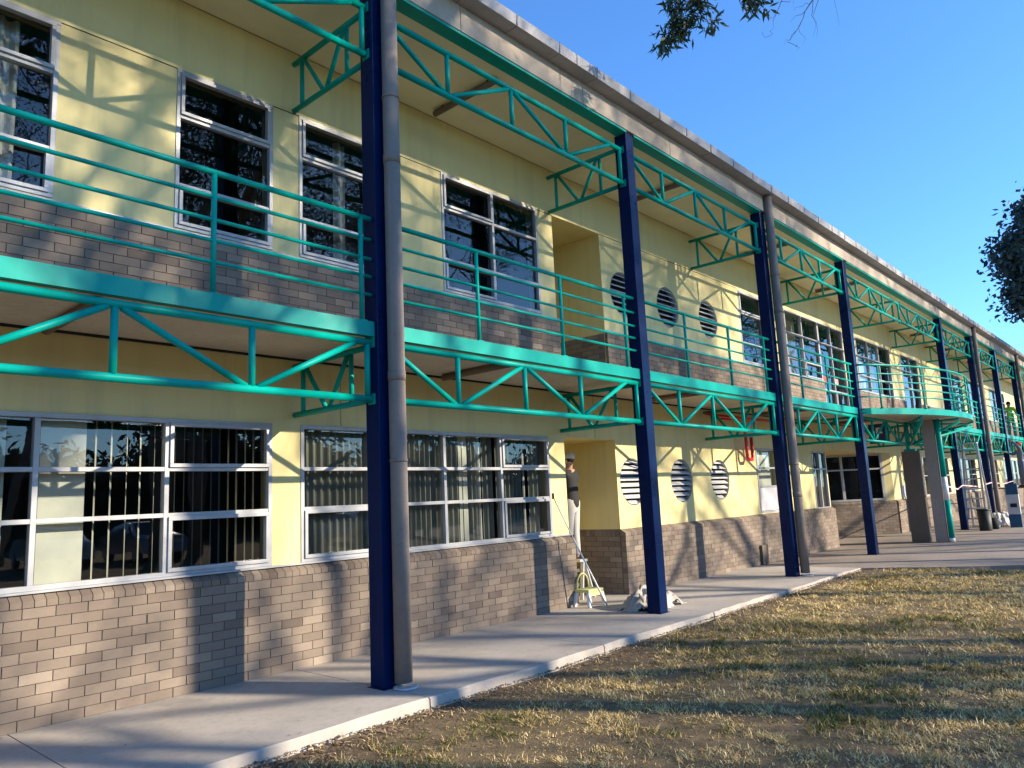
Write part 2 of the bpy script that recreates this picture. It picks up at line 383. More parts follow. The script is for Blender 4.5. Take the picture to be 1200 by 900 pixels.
def wall_grid(m, x0, x1, z0, z1, Y, th, holes, rev=.12):
    xs = sorted({x0, x1}|{h[0] for h in holes}|{h[1] for h in holes}); zs = sorted({z0, z1}|{h[2] for h in holes}|{h[3] for h in holes})
    xs = [x for x in xs if x0 <= x <= x1]; zs = [z for z in zs if z0 <= z <= z1]
    def solid(i, j):
        if i < 0 or j < 0 or i >= len(xs)-1 or j >= len(zs)-1: return None
        cx, cz = (xs[i]+xs[i+1])/2, (zs[j]+zs[j+1])/2
        return not any(h[0] < cx < h[1] and h[2] < cz < h[3] for h in holes)
    for i in range(len(xs)-1):
        for j in range(len(zs)-1):
            a, b, c, d = xs[i], xs[i+1], zs[j], zs[j+1]
            if solid(i, j):
                m.face([(a,Y,c),(b,Y,c),(b,Y,d),(a,Y,d)]); m.face([(a,Y+th,c),(a,Y+th,d),(b,Y+th,d),(b,Y+th,c)])
                if solid(i-1, j) is False: m.face([(a,Y,c),(a,Y,d),(a,Y+th,d),(a,Y+th,c)])
                if solid(i+1, j) is False: m.face([(b,Y,c),(b,Y+th,c),(b,Y+th,d),(b,Y,d)])
                if solid(i, j-1) is False: m.face([(a,Y,c),(a,Y+th,c),(b,Y+th,c),(b,Y,c)])
                if solid(i, j+1) is False: m.face([(a,Y,d),(b,Y,d),(b,Y+th,d),(a,Y+th,d)])

GH = [(-.13,4.14,1.045,2.5), (4.48,8.70,1.045,2.5), (9.08,10.45,-.05,2.50), (15.88,17.1,1.05,2.47), (19.15,20.1,1.0,2.45), (20.16,25.8,-.05,2.5)]
UH = [(.95,2.01,4.39,6.08), (3.07,4.14,4.39,6.08), (4.47,5.54,4.39,6.08), (6.67,8.70,4.39,6.08), (9.08,10.38,3.30,6.08), (15.72,16.95,4.39,6.05),
      (18.3,20.55,4.35,6.03), (20.56,22.5,3.36,6.03), (23.7,27.15,4.35,6.03), (28.45,30.6,3.6,6.03)]
OVG = [(10.93+.0,1.80), (12.58,1.80), (14.12,1.80)]; OVU = [(11.02,5.11), (12.56,5.12), (14.2,5.12)]
# far end windows (beyond the recess)
GF = [(29.6,33.4), (34.6,38.4), (39.6,43.4), (45,50)]
UF = [(34.2,37.6), (39,42.5), (44,48)]
GH += [(a,b,1.05,2.45) for a, b in GF]; UH += [(a,b,4.4,6.03) for a, b in UF]
oh = .44
holesG = GH+[(x-oh,x+oh,z-oh,z+oh) for x, z in OVG]; holesU = UH+[(x-oh,x+oh,z-oh,z+oh) for x, z in OVU]
def oval_fill(m, cx, cz, Y, dep=.12, r=.40, n=40):
    q = []
    for k in range(n):
        t = 2*math.pi*k/n+math.pi/4; c, s_ = math.cos(t), math.sin(t); d = oh/max(abs(c), abs(s_)); q.append(((cx+c*d, cz+s_*d), (cx+c*r, cz+s_*r)))
    for k in range(n):
        (o0, i0), (o1, i1) = q[k], q[(k+1) % n]
        m.face([(o0[0],Y,o0[1]), (i0[0],Y,i0[1]), (i1[0],Y,i1[1]), (o1[0],Y,o1[1])])
        m.face([(i0[0],Y,i0[1]), (i0[0],Y+dep,i0[1]), (i1[0],Y+dep,i1[1]), (i1[0],Y,i1[1])], 0, True)
mw = MB(); wall_grid(mw, XA, XB, -.1, 3.22, YW, .22, holesG)
for x, z in OVG: oval_fill(mw, x, z, YW)
# ground recess (doorway) sides and back, and the angled entry bay
mw.face([(10.45,YW+.22,0),(10.45,YW+.22,2.5),(10.45,8.9,2.5),(10.45,8.9,0)][::-1]); mw.face([(9.08,YW+.22,0),(9.08,8.9,0),(9.08,8.9,2.5),(9.08,YW+.22,2.5)][::-1])
mw.face([(9.08,8.9,0),(10.45,8.9,0),(10.45,8.9,2.5),(9.08,8.9,2.5)]); mw.face([(9.08,YW+.22,2.501),(9.08,8.9,2.501),(10.45,8.9,2.501),(10.45,YW+.22,2.501)])
mw.face([(20.16,YW+.22,0),(20.16,10.4,0),(20.16,10.4,2.5),(20.16,YW+.22,2.5)]); mw.face([(20.16,10.4,0),(22.5,10.4,0),(22.5,10.4,2.5),(20.16,10.4,2.5)])
mw.face([(20.16,YW+.2,2.502),(20.16,10.4,2.502),(25.9,10.4,2.502),(25.9,YW+.2,2.502)])
mw.build('ground_wall', M['yellow'], B)
mw = MB(); wall_grid(mw, XA, XB, 3.22, 6.84, YW, .22, holesU)
for x, z in OVU: oval_fill(mw, x, z, YW)
mw.face([(10.38,YW+.22,3.3),(10.38,YW+.22,6.08),(10.38,8.6,6.08),(10.38,8.6,3.3)][::-1]); mw.face([(9.08,8.6,3.3),(10.38,8.6,3.3),(10.38,8.6,6.08),(9.08,8.6,6.08)])
mw.face([(9.08,YW+.22,3.3),(9.08,8.6,3.3),(9.08,8.6,6.08),(9.08,YW+.22,6.08)][::-1])
mw.face([(9.08,YW+.2,6.081),(9.08,8.6,6.081),(10.38,8.6,6.081),(10.38,YW+.2,6.081)])
mw.build('upper_wall', M['yellow'], B)
# thin recessed joints in the render
mj = MB()
for a, b in ((XA,.95),(2.01,3.07),(4.14,4.47),(5.54,6.67),(8.7,9.08),(10.38,15.72),(16.95,18.3),(22.5,23.7),(27.15,28.45)): mj.box(a, b, YW-.0025, YW+.01, 6.072, 6.082)
for x in (5.0,9.9,14.9): mj.box(x, x+.004, YW-.0025, YW+.01, 2.51, 3.2)
for x in (14.95,): mj.box(x, x+.005, YW-.0025, YW+.01, 1.05, 2.5)
mj.box(XA, XB, YW-.02, YW-.001, 3.196, 3.219)
mj.build('wall_joint', M['dark'], B)

# interiors
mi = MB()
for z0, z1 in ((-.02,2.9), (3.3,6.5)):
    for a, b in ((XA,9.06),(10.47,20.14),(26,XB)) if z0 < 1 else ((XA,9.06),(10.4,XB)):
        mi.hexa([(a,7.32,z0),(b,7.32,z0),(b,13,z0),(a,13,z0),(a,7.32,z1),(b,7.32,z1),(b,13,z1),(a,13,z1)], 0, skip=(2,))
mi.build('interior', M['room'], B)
mo = MB(); mo.box(XA, XB, 5.62, 14, 7.2, 7.24); mo.hexa([(XA,13.1,0),(XB,13.1,0),(XB,13.3,0),(XA,13.3,0),(XA,13.1,7.19),(XB,13.1,7.19),(XB,13.3,7.19),(XA,13.3,7.19)])
mo.box(XA-.2, XA-.01, 7.1, 13.3, 0, 7.19); mo.box(XB+.01, XB+.2, 7.1, 13.3, 0, 7.19)
mo.build('roof', M['roof'], B)

# balcony slab, soffits
ms = MB(); ms.box(XA, 18.15, 5.63, 7.07, 3.22, 3.298); ms.box(27.55, XB, 5.63, 7.07, 3.22, 3.298)
CB = (22.78, 13.05); RB = 8.80       # curved bay of the balcony
def arc(r, n=40, x0=18.30, x1=27.26):
    a0 = math.acos((x0-CB[0])/RB); a1 = math.acos((x1-CB[0])/RB)
    return [(CB[0]+r*math.cos(a0+(a1-a0)*k/n), CB[1]-r*math.sin(a0+(a1-a0)*k/n)) for k in range(n+1)]
pa = [(18.15, 7.07), (18.15, 5.66)]+arc(RB-.03)+[(27.55, 5.66), (27.55, 7.07)]
ms.face([(x, y, 3.22) for x, y in pa][::-1]); ms.face([(x, y, 3.298) for x, y in pa])
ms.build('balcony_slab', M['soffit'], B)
me_ = MB(); me_.box(XA, XB, 5.667, 7.085, 6.845, 6.88); me_.build('eaves_soffit', M['ceiling_bounce'], B)

# roof edge
mf = MB(); x = XA; rng = random.Random(1)
while x < XB:
    mf.box(x+.004, x+PX/2-.004, 5.475, 5.61, 6.872, 7.192); x += PX/2
mf.build('eaves_fascia', M['fascia'], B, .004)
mf = MB(); x = XA+.05
while x < XB:
    j = rng.uniform(-.006, .006); dz = rng.uniform(-.004, .004)
    x0, x1 = x+.005, x+.817-.003
    y0, y1, z0, z1 = 5.262+j, 5.61, 7.196+dz, 7.335+dz
    mf.hexa([(x0,y0+.012,z0),(x1,y0+.012,z0),(x1,y1,z0),(x0,y1,z0),(x0,y0,z1),(x1,y0,z1),(x1,y1,z1+.03),(x0,y1,z1+.03)])
    mf.box(x1-.012, x1-.002, y0-.006, y0+.02, z0+.01, z1+.012)
    x += .817
mf.build('roof_capping', M['cap'], B, .004)

# columns
def column(i):
    X = CX(i); m = MB(); m.box(X, X+.195, YC, YC+.195, .006, 6.868)
    c = m.build('column', M['navy'], B, .006)
    p = MB(); p.box(X-.02, X+.215, YC-.02, YC+.215, 0.0, .008); p.build('base_plate', M['navy'], c, .002)
    return c
col0 = column(-1)
cols = [col0]
for i in (0,1,2,3,5,6,7,8,9): cols.append(copy_tree(col0, B, PX*(i+1)))

def truss_nodes(i):
    if i == -1: return [-.10, .98, 2.02, 3.09, 4.17]
    X = CX(i); return [X+.05+1.075*k for k in range(5)]
def front_truss(i, zt, zb, ends=True):
    n = truss_nodes(i); Y = 5.605; x0, x1 = CX(i)+.197, CX(i+1)-.002
    if i == 3: x1 = CX(4)+.197
    if i == 4: x0 = CX(4)+.197
    m = MB(); m.tube([(x0,Y,zt),(x1,Y,zt)], .034); m.tube([(x0,Y,zb),(x1,Y,zb)], .034)
    for x in (x0+.004, x1-.004):
        for z in (zt, zb): m.box(x-.005, x+.005, Y-.05, Y+.05, z-.05, z+.05)
    t = m.build('front_truss', M['teal'], B)
    def st(a, za, b, zb_): 
        s_ = MB(); s_.tube([(a,Y,za),(b,Y,zb_)], .0275); s_.build('strut', M['teal'], t)
    for k in (1,2,3): st(n[k], zt-.025, n[k], zb+.025)
    st(x1-.05, zt-.025, x1-.05, zb+.025)
    e = .05
    st(max(n[0],x0)+e*.4, zt-.02, n[1]-e, zb+.02); st(n[2]-e, zt-.02, n[1]+e, zb+.02); st(n[2]+e, zt-.02, n[3]-e, zb+.02); st(min(n[4],x1)-e, zt-.02, n[3]+e, zb+.02)
    return t
for lev, (zt, zb) in enumerate(((3.125, 2.585), (6.60, 6.085))):
    front_truss(-1, zt, zb); t0 = front_truss(0, zt, zb)
    for i in (1,2,5,6,7,8): copy_tree(t0, B, PX*i)
    front_truss(3, zt, zb); front_truss(4, zt, zb)
def bracket(i, zt, zb):
    X = CX(i)+.10; ya, yb = YC+.197, YW-.004; L = yb-ya
    m = MB(); m.tube([(X,ya,zt),(X,yb,zt)], .031); m.tube([(X,ya,zb),(X,yb,zb)], .031)
    t = m.build('bracket_truss', M['teal'], B)
    def st(a, za, b, zb_): s_ = MB(); s_.tube([(X,yb-L*a,za),(X,yb-L*b,zb_)], .025); s_.build('strut', M['teal'], t)
    st(.12, zt, .12, zb); st(.15, zt-.02, .42, zb+.02); st(.47, zb+.02, .70, zt-.02); st(.74, zt, .74, zb); st(.975, zt, .975, zb)
    return t
for lev, (zt, zb) in enumerate(((3.125, 2.60), (6.69, 6.115))):
    b0 = bracket(0, zt, zb)
    for i in (1,2,3,4,5,6,7,8): copy_tree(b0, B, PX*i)
# channel beams between columns
def channel(x0, x1, z0, z1, name, t=.008):
    m = MB()
    if z0 > 6: m.box(x0, x1, 5.487, 5.665, z0, z1)
    else: m.box(x0, x1, 5.55, 5.55+t, z0, z1); m.box(x0, x1, 5.559, 5.625, z0, z0+t); m.box(x0, x1, 5.559, 5.625, z1-t, z1)
    return m.build(name, M['teal'], B)
for i in (-1,0,1,2,3,4,5,6,7,8):
    a, b = CX(i)+.197, CX(i+1)-.002
    if i == 3: b = CX(4)+.1
    if i == 4: a = CX(4)+.1
    channel(a, b, 6.838, 6.8695, 'eaves_beam')
    if i not in (3, 4): channel(a, b, 3.175, 3.318, 'balcony_beam')
# curved fascia
m = MB(); A0, A1 = arc(RB), arc(RB-.012)
P0 = [(18.14,5.555)]+A0+[(27.55,5.555)]; P1 = [(18.14,5.568)]+A1+[(27.55,5.568)]
P0 = [(CX(3)+.197,5.54)]+A0[1:-1]+[(CX(5)-.002,5.54)]; P1 = [(CX(3)+.197,5.553)]+A1[1:-1]+[(CX(5)-.002,5.553)]
for k in range(len(P0)-1):
    (a, b), (c, d) = P0[k], P0[k+1]; (e, f), (g, h) = P1[k], P1[k+1]
    m.face([(a,b,3.17),(c,d,3.17),(c,d,3.318),(a,b,3.318)], 0, True); m.face([(e,f,3.17),(e,f,3.318),(g,h,3.318),(g,h,3.17)], 0, True)
    m.face([(a,b,3.318),(c,d,3.318),(g,h,3.318),(e,f,3.318)]); m.face([(a,b,3.17),(e,f,3.17),(g,h,3.17),(c,d,3.17)])
m.build('curved_balcony_beam', M['teal'], B)

# railings
RZ = (4.345, 4.135, 3.94, 3.765, 3.585)
def railing(i):
    a, b = CX(i)+.197, CX(i+1)-.002; Y = 5.587
    m = MB()
    for k, z in enumerate(RZ): m.tube([(a,Y,z),(b,Y,z)], .025 if k == 0 else .0165)
    o = m.build('railing', M['teal'], B)
    for dx in (1.45, 2.94, 4.37) if i != -1 else (1.52, 3.05, 4.50):
        p = MB(); p.tube([(CX(i)+dx,Y,3.31),(CX(i)+dx,Y,4.335)], .0225); p.box(CX(i)+dx-.04, CX(i)+dx+.04, Y-.035, Y+.035, 3.319, 3.327); p.build('post', M['teal'], o)
    return o
railing(-1); ra = railing(0)
for i in (1,2,5,6,7,8): copy_tree(ra, B, PX*i)
m = MB(); AA = arc(RB-.02, 48)
for k, z in enumerate(RZ): m.tube([(CX(3)+.197,5.56,z)]+[(x,y,z) for x, y in AA[1:-1]]+[(CX(5)-.002,5.56,z)], .025 if k == 0 else .0165)
o = m.build('curved_railing', M['teal'], B)
for k in (3,11,19,27,34,41,46):
    x, y = AA[k]; p = MB(); p.tube([(x,y,3.31),(x,y,4.335)], .0225); p.box(x-.05, x+.05, y-.05, y+.05, 3.319, 3.327); p.build('post', M['teal'], o)

# support of the curved bay: block pillar with teal head, cantilever frames, post in fresh paint
m = MB(); m.box(22.0, 22.27, 5.33, 5.75, -.01, 2.38); pl = m.build('block_pillar', M['block'], B, .012)
m = MB(); m.box(22.05, 22.22, 5.41, 5.68, 2.381, 2.44); m.tube([(22.14,5.6,2.44),(22.14,5.6,3.17)], .05); m.build('pillar_head', M['teal'], pl)
def canti(px, py):
    a = Vector((22.21,5.55,0)); b = Vector((px,py,0)); zt = 3.13; zb = 2.55
    m = MB(); m.tube([(a.x,a.y,zt),(b.x,b.y,zt)], .031); m.tube([(a.x,a.y,zb),(b.x,b.y,zt-.07)], .031); t = m.build('cantilever_frame', M['teal'], B)
    for f, g in ((.18,.18),(.18,.42),(.42,.42),(.42,.66),(.66,.66)):
        p = a.lerp(b, f); q = a.lerp(b, g); s_ = MB(); s_.tube([(p.x,p.y,zt),(q.x,q.y,zb+(zt-.07-zb)*g)], .02); s_.build('strut', M['teal'], t)
for q in ((20.2,4.72), (22.3,4.34), (24.9,4.56)): canti(*q)
m = MB(); m.box(22.04, 22.2, 4.91, 5.19, -.01, 3.18); ps = m.build('painted_post', M['block'], B, .006)
ps.data.materials[0] = m_concrete('post_undercoat', (.33,.28,.25), (.25,.21,.18), .3)
for a, b, mt in ((0.10,1.06,'teal'),(1.061,1.66,'primer'),(1.661,3.17,'teal'),(0.0,.099,'primer')):
    p = MB(); p.tube([(22.12,4.829,a),(22.12,4.829,b)], .068, 20); p.build('pipe_sleeve', M[mt], ps)

# downpipes
def downpipe(i, dx, joints):
    X = CX(i)+dx; Y = YC-.088
    m = MB(); m.tube([(X,Y,.05),(X,Y,1.2),(X,Y,7.19)], .08, 24); p = m.build('downpipe', M['pipe'], B)
    for z in joints:
        c = MB(); c.tube([(X,Y,z-.045),(X,Y,z+.045)], .0845, 24); c.build('pipe_collar', M['pipe'], p)
    for z in (2.0, 5.6):
        c = MB(); c.tube([(X,Y,z-.012),(X,Y,z+.012)], .0865, 24); c.box(X-.02, X+.02, Y+.06, YC-.001, z-.011, z+.011); c.build('pipe_clip', M['pipe'], p)
    c = MB(); c.lathe((X,Y-.03,0), [(.0,.002),(.09,.002),(.108,.004),(.112,.016),(.102,.022),(.095,.012),(0,.010)], 28); c.build('drain_ring', M['lou'], p)
downpipe(0, .148, (2.79, 4.95)); downpipe(2, .22, (1.45, 4.9)); downpipe(6, .25, (2.8,)); downpipe(8, .25, (2.8,))

# soffit tubes at mid bay, both levels
for z in (3.175, 6.79):
    for i in (-1,0,1,2,3,5,6,7):
        X = CX(i)+2.16+(.12 if i == -1 else 0)
        m = MB(); m.tube([(X,5.8,z),(X,6.94,z)], .042, 16); m.box(X-.02, X+.02, 5.9, 5.95, z, z+.06 if z > 5 else z+.044); m.box(X-.02, X+.02, 6.75, 6.8, z, z+.06 if z > 5 else z+.044); m.build('soffit_tube', M['tube'], B)

# ------------------------------------------------------------------ bricks
def brickrun(m, mm, x0, x1, z0, ncourse, splay, P0=(0,0), d=(1,0), nrm=(0,-1), bl=.24, bh=.0838, dep=.10, seed=0, wraps=(0,0)):
    """bricks along x0..x1 measured from P0 in direction d; face plane passes through P0; nrm points outwards"""
    rng = random.Random(seed); j = .007
    def W(s_, o, z): return (P0[0]+d[0]*s_+nrm[0]*o, P0[1]+d[1]*s_+nrm[1]*o, z)
    def blk(a, b, z, zt, f, v, top=None, topback=None):
        q = top if top is not None else zt
        c = [W(a,f,z),W(b,f,z),W(b,-dep,z),W(a,-dep,z),W(a,f,q),W(b,f,q),W(b,-dep,zt if topback is None else topback),W(a,-dep,zt if topback is None else topback)]
        if d[0]*(-nrm[1])-d[1]*(-nrm[0]) < 0: c = [c[1],c[0],c[3],c[2],c[5],c[4],c[7],c[6]]
        m.hexa(c, v)
    for k in range(ncourse):
        z = z0+k*bh+.002; x = x0-(bl/2 if k % 2 else 0)-rng.uniform(0,.01)
        batt = 0
        while x < x1:
            a, b = max(x+j/2, x0), min(x+bl-j/2, x1)
            if b-a > .02:
                v = min(.72, max(.16, rng.gauss(.46, .12)))
                if rng.random() < .015: v = .85
                blk(a, b, z, z+bh-j*.8, rng.uniform(-.0015, .0025), v)
            if rng.random() < .012 and k in (1,2,4,8): mm.append((W(x+bl,.0035,z+.004), W(x+bl,.0035,z+bh-.012)))
            x += bl
    zt = z0+ncourse*bh
    if splay:
        x = x0
        while x < x1-.01:
            a, b = x+.003, min(x+.083, x1); v = min(.95, max(.1, rng.gauss(.42, .17)))
            blk(a, b, zt+.002, zt+.11, rng.uniform(0,.003), v, top=zt+.052, topback=zt+.112); x += .086
    bk = MB()
    c = [W(x0+.004,-.008,z0-.02),W(x1-.004,-.008,z0-.02),W(x1-.004,-dep+.001,z0-.02),W(x0+.004,-dep+.001,z0-.02),W(x0+.004,-.008,zt),W(x1-.004,-.008,zt),W(x1-.004,-dep+.001,zt),W(x0+.004,-dep+.001,zt)]
    if d[0]*(-nrm[1])-d[1]*(-nrm[0]) < 0: c = [c[1],c[0],c[3],c[2],c[5],c[4],c[7],c[6]]
    return c
def brickpart(name, runs):
    m = MB(); mo = MB(); holes = []
    for kw in runs: mo.hexa(brickrun(m, holes, **kw))
    o = m.build(name, M['brick'], B, attr=True); mo.build('mortar', M['mortar'], o)
    if holes:
        for a, b in holes:
            if a[0] < 24: w_ = MB(); w_.box(a[0]-.006, a[0]+.006, a[1]-.001, a[1]+.02, a[2], b[2]); w_.build('weep_hole', M['dark'], o)
    return o
G = dict(z0=0.0, ncourse=11, splay=True)
brickpart('brick_base', [dict(x0=XA, x1=9.09, P0=(0,6.99), dep=.097, seed=1, **G), dict(x0=.0, x1=.75, P0=(9.10,6.995), d=(0,1), nrm=(1,0), dep=.018, seed=2, **G)])
brickpart('brick_base', [dict(x0=10.44, x1=20.18, P0=(0,6.99), dep=.097, seed=3, **G), dict(x0=.10, x1=1.9, P0=(10.43,6.992), d=(0,1), nrm=(-1,0), dep=.018, seed=4, **G), dict(x0=.1, x1=3.2, P0=(20.19,6.992), d=(0,1), nrm=(1,0), dep=.026, seed=5, **G)])
dd = Vector((1,-1)).normalized()
brickpart('brick_base', [dict(x0=0, x1=4.62, P0=(22.48,10.3), d=(dd.x,dd.y), nrm=(-dd.x*0-.7071,-.7071), dep=.1, seed=6, **G), dict(x0=25.80, x1=XB, P0=(0,6.99), dep=.097, seed=7, **G)])
U = dict(z0=3.305, ncourse=12, bh=.0845, splay=False)
brickpart('upper_brick_base', [dict(x0=a, x1=b, P0=(0,7.045), dep=.052, seed=20+k, **U) for k, (a, b) in enumerate(((XA,9.08),(10.38,20.55),(22.52,28.4),(30.65,XB)))]+[dict(x0=.06, x1=1.3, P0=(10.37,7.05), d=(0,1), nrm=(-1,0), dep=.009, seed=31, **U)])
m = MB()
for a, b in ((XA,9.08),(10.38,20.55),(22.52,28.4),(30.65,XB)): m.box(a, b, 7.035, 7.088, 4.324, 4.36)
m.build('sill_trim', M['alu'], B)
m = MB(); m.box(XA, 9.08, 7.03, 7.088, 1.028, 1.045); m.build('sill_trim', M['alu'], B)

# ------------------------------------------------------------------ windows
def frame_rect(m, a, b, c, d, w_, y0, y1):
    m.box(a, b, y0, y1, c, c+w_); m.box(a, b, y0, y1, d-w_, d); m.box(a, a+w_, y0+.0015, y1, c+w_, d-w_); m.box(b-w_, b, y0+.0015, y1, c+w_, d-w_)
def slats(m, a, b, z0, z1, y, pitch, wd, ang, rng, jit=6):
    x = a
    while x < b:
        t = R(ang+rng.uniform(-jit, jit)); dx, dy = math.cos(t)*wd/2, math.sin(t)*wd/2
        p = [(x-dx,y-dy), (x+dx,y+dy)]; cxm, cym = x-dy*.12, y+dx*.12
        m.face([(*p[0],z0),(cxm,cym,z0),(cxm,cym,z1),(*p[0],z1)], 0, True); m.face([(cxm,cym,z0),(*p[1],z0),(*p[1],z1),(cxm,cym,z1)], 0, True)
        x += pitch*rng.uniform(.93, 1.07)
def curtain(m, a, b, z0, z1, y, rng, amp=.03, fold=.09):
    n = int((b-a)/.012); P = []
    ph = rng.random()*6
    for k in range(n+1):
        x = a+(b-a)*k/n; P.append((x, y+amp*math.sin(x*6.28/fold+ph+1.2*math.sin(x*7))))
    for k in range(n):
        (x0, y0), (x1, y1) = P[k], P[k+1]; m.face([(x0,y0,z0),(x1,y1,z0),(x1,y1,z1),(x0,y0,z1)], 0, True)
def window(a, b, z0, z1, xs=(), zs=(), sash=(), blinds=(), fw_=.042, seed=0, Y=YW, solid=()):
    """xs mullions, zs transoms, sash (col,row) opening lights, blinds: list of (kind, xa, xb)"""
    m = MB(); y0, y1 = Y-.012, Y+.07
    frame_rect(m, a, b, z0, z1, fw_, y0, y1)
    X = [a+fw_/2]+list(xs)+[b-fw_/2]; Z_ = [z0+fw_/2]+list(zs)+[z1-fw_/2]
    for x in xs: m.box(x-.022, x+.022, y0+.003, y1, z0+fw_, z1-fw_)
    for z in zs: m.box(a+fw_, b-fw_, y0+.006, y1-.002, z-.02, z+.02)
    for (i, j) in sash:
        frame_rect(m, X[i]+.018, X[i+1]-.018, Z_[j]+.016, Z_[j+1]-.016, .036, Y-.03, Y+.03)
    o = m.build('window', M['alu'], B, .003)
    g = MB(); g.face([(a+.03,Y+.04,z0+.03),(b-.03,Y+.04,z0+.03),(b-.03,Y+.04,z1-.03),(a+.03,Y+.04,z1-.03)])
    g.build('pane', M['glass'], o)
    for (za, zb, xa, xb) in solid:
        s_ = MB(); s_.box(xa, xb, Y+.01, Y+.035, za, zb); s_.build('infill_panel', M['panel'], o)
    rng = random.Random(seed)
    for kind, xa, xb in blinds:
        q = MB(); yb = Y+.17; t, u = z0+.02, z1-.03
        if kind == 'open': slats(q, xa, xb, t, u, yb, .092, .075, 74, rng, 2.5); mt = 'cream'
        elif kind == 'wide': slats(q, xa, xb, t, u, yb, .128, .08, 62, rng, 3); mt = 'cream'
        elif kind == 'closed': slats(q, xa, xb, t, u, yb, .085, .09, 8, rng, 4); mt = 'cream'
        elif kind == 'grey': curtain(q, xa, xb, t, u, yb, rng); mt = 'greyblind'
        elif kind == 'light': curtain(q, xa, xb, t, u, yb+.05, rng, .035, .13); mt = 'cream'
        elif kind == 'sheer': q.face([(xa,yb,t),(xb,yb,t),(xb,yb,u),(xa,yb,u)]); mt = 'cream'
        q.build('blind', M[mt], o)
    return o
TZ = (1.60, 2.025)
window(-.13, 4.14, 1.045, 2.5, (.93, 1.985, 3.06), TZ, ((3,0),(3,2),(0,0),(0,2)), (('open',1.2,1.55),('closed',1.60,1.82),('sheer',2.06,2.42),('wide',2.50,3.06),('open',3.12,4.1)), seed=1)
window(4.48, 8.70, 1.045, 2.5, (5.53, 6.58, 7.645), TZ, ((0,0),(3,0),(3,2)), (('grey',4.55,7.0),('closed',7.02,7.10),('grey',7.16,7.30),('light',7.33,7.42),('grey',7.45,7.64),('grey',7.70,8.25),('light',8.3,8.4),('grey',8.42,8.66)), seed=2)
window(15.88, 17.1, 1.05, 2.47, (), (1.62, 2.03), (), (('sheer',15.95,17.05),), seed=3, solid=((1.10,1.595,15.93,17.05),))
window(19.15, 20.1, 1.0, 2.45, (19.62,), (2.0,), (), (('open',19.2,19.5),), seed=4)
ZU = (4.845, 5.575)
window(.95, 2.01, 4.39, 6.08, (), ZU, ((0,0),(0,2)), (('light',1.55,1.75),), seed=5)
window(3.07, 4.14, 4.39, 6.08, (), ZU, ((0,0),(0,2)), (), seed=6)
window(4.47, 5.54, 4.39, 6.08, (), ZU, ((0,0),(0,2)), (('light',5.1,5.25),), seed=7)
window(6.67, 8.70, 4.39, 6.08, (7.685,), ZU, ((0,0),(0,2)), (), seed=8)
window(15.72, 16.95, 4.39, 6.05, (), (4.84, 5.53), ((0,2),), (), seed=9)
window(18.3, 20.55, 4.35, 6.03, (19.4,), (4.80, 5.45), ((1,0),), (('light',18.4,18.75),('open',18.8,19.35)), seed=10)
dw = window(20.56, 22.5, 3.36, 6.03, (21.5,), (4.15, 5.45), ((0,0),(1,0)), (), seed=11)
window(23.7, 27.15, 4.35, 6.03, (24.8, 25.9), (4.85, 5.45), (), (('open',24.9,25.8),), seed=12)
window(28.45, 30.6, 3.6, 6.03, (29.5,), (4.85, 5.45), (), (), seed=13)
for k, (a, b) in enumerate(GF): window(a, b, 1.05, 2.45, tuple(a+(b-a)*t for t in (.25,.5,.75)), (1.75,), (), (('open',a+.1,b-1),), seed=30+k)
for k, (a, b) in enumerate(UF): window(a, b, 4.4, 6.03, tuple(a+(b-a)*t for t in (.33,.66)), (4.85,5.5), (), (), seed=40+k)
# papers taped inside the upper doors
for xa, xb, za, zb, mt in ((20.72,21.0,4.33,4.52,'redpaper'), (21.62,21.85,4.35,4.53,'pink'), (20.9,21.2,3.5,3.8,'bluepaper')):
    q = MB(); q.box(xa, xb, YW+.022, YW+.026, za, zb); q.build('taped_paper', M[mt], dw)
q = MB(); q.box(23.85,24.6,YW+.1,YW+.11,4.45,5.35); o = q.build('blue_window_sheet', M['bluepaper'], B)  # pale blue sheet just behind the upper window glass
# angled entry window (built in its own frame along the 45 degree wall)
def diag():
    o0 = Vector((22.5,10.39)); u = dd; n = Vector((-.7071,-.7071))
    def P(s_, o_, z): p = o0+u*s_+n*o_; return (p.x, p.y, z)
    def bx(m, a, b, f, k, z0, z1): m.hexa([P(a,f,z0),P(b,f,z0),P(b,k,z0),P(a,k,z0),P(a,f,z1),P(b,f,z1),P(b,k,z1),P(a,k,z1)])
    L = 4.66
    m = MB(); bx(m, 0, .5, 0, -.2, .9, 2.5); bx(m, L-.28, L, 0, -.2, .9, 2.5); bx(m, 0, L, -.001, -.2, -.02, 1.04); m.build('entry_wall', M['yellow'], B)
    m = MB(); a, b, z0, z1 = .5, L-.28, 1.04, 2.5; f, k = .02, -.06
    bx(m, a, b, f, k, z0, z0+.06); bx(m, a, b, f, k, z1-.06, z1); 
    xs = (a+.03, a+.75, a+1.55, a+2.55, a+3.15, b-.03)
    for x in xs: bx(m, x-.045, x+.045, f-.002, k, z0+.06, z1-.06)
    bx(m, a, b, f-.005, k, 2.0, 2.05)
    wn_ = m.build('window', M['alu'], B, .003)
    g = MB(); g.face([P(a,-.01,z0),P(b,-.01,z0),P(b,-.01,z1),P(a,-.01,z1)]); g.build('pane', M['glass'], wn_)
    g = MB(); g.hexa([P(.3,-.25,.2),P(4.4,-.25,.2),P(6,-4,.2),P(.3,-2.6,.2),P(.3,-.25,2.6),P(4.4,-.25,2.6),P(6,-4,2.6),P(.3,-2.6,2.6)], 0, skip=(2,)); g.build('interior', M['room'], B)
    s_ = MB(); bx(s_, 1.2, 1.9, -.14, -.15, 1.06, 1.22); s_.build('window_note', M['white'], wn_)
diag()

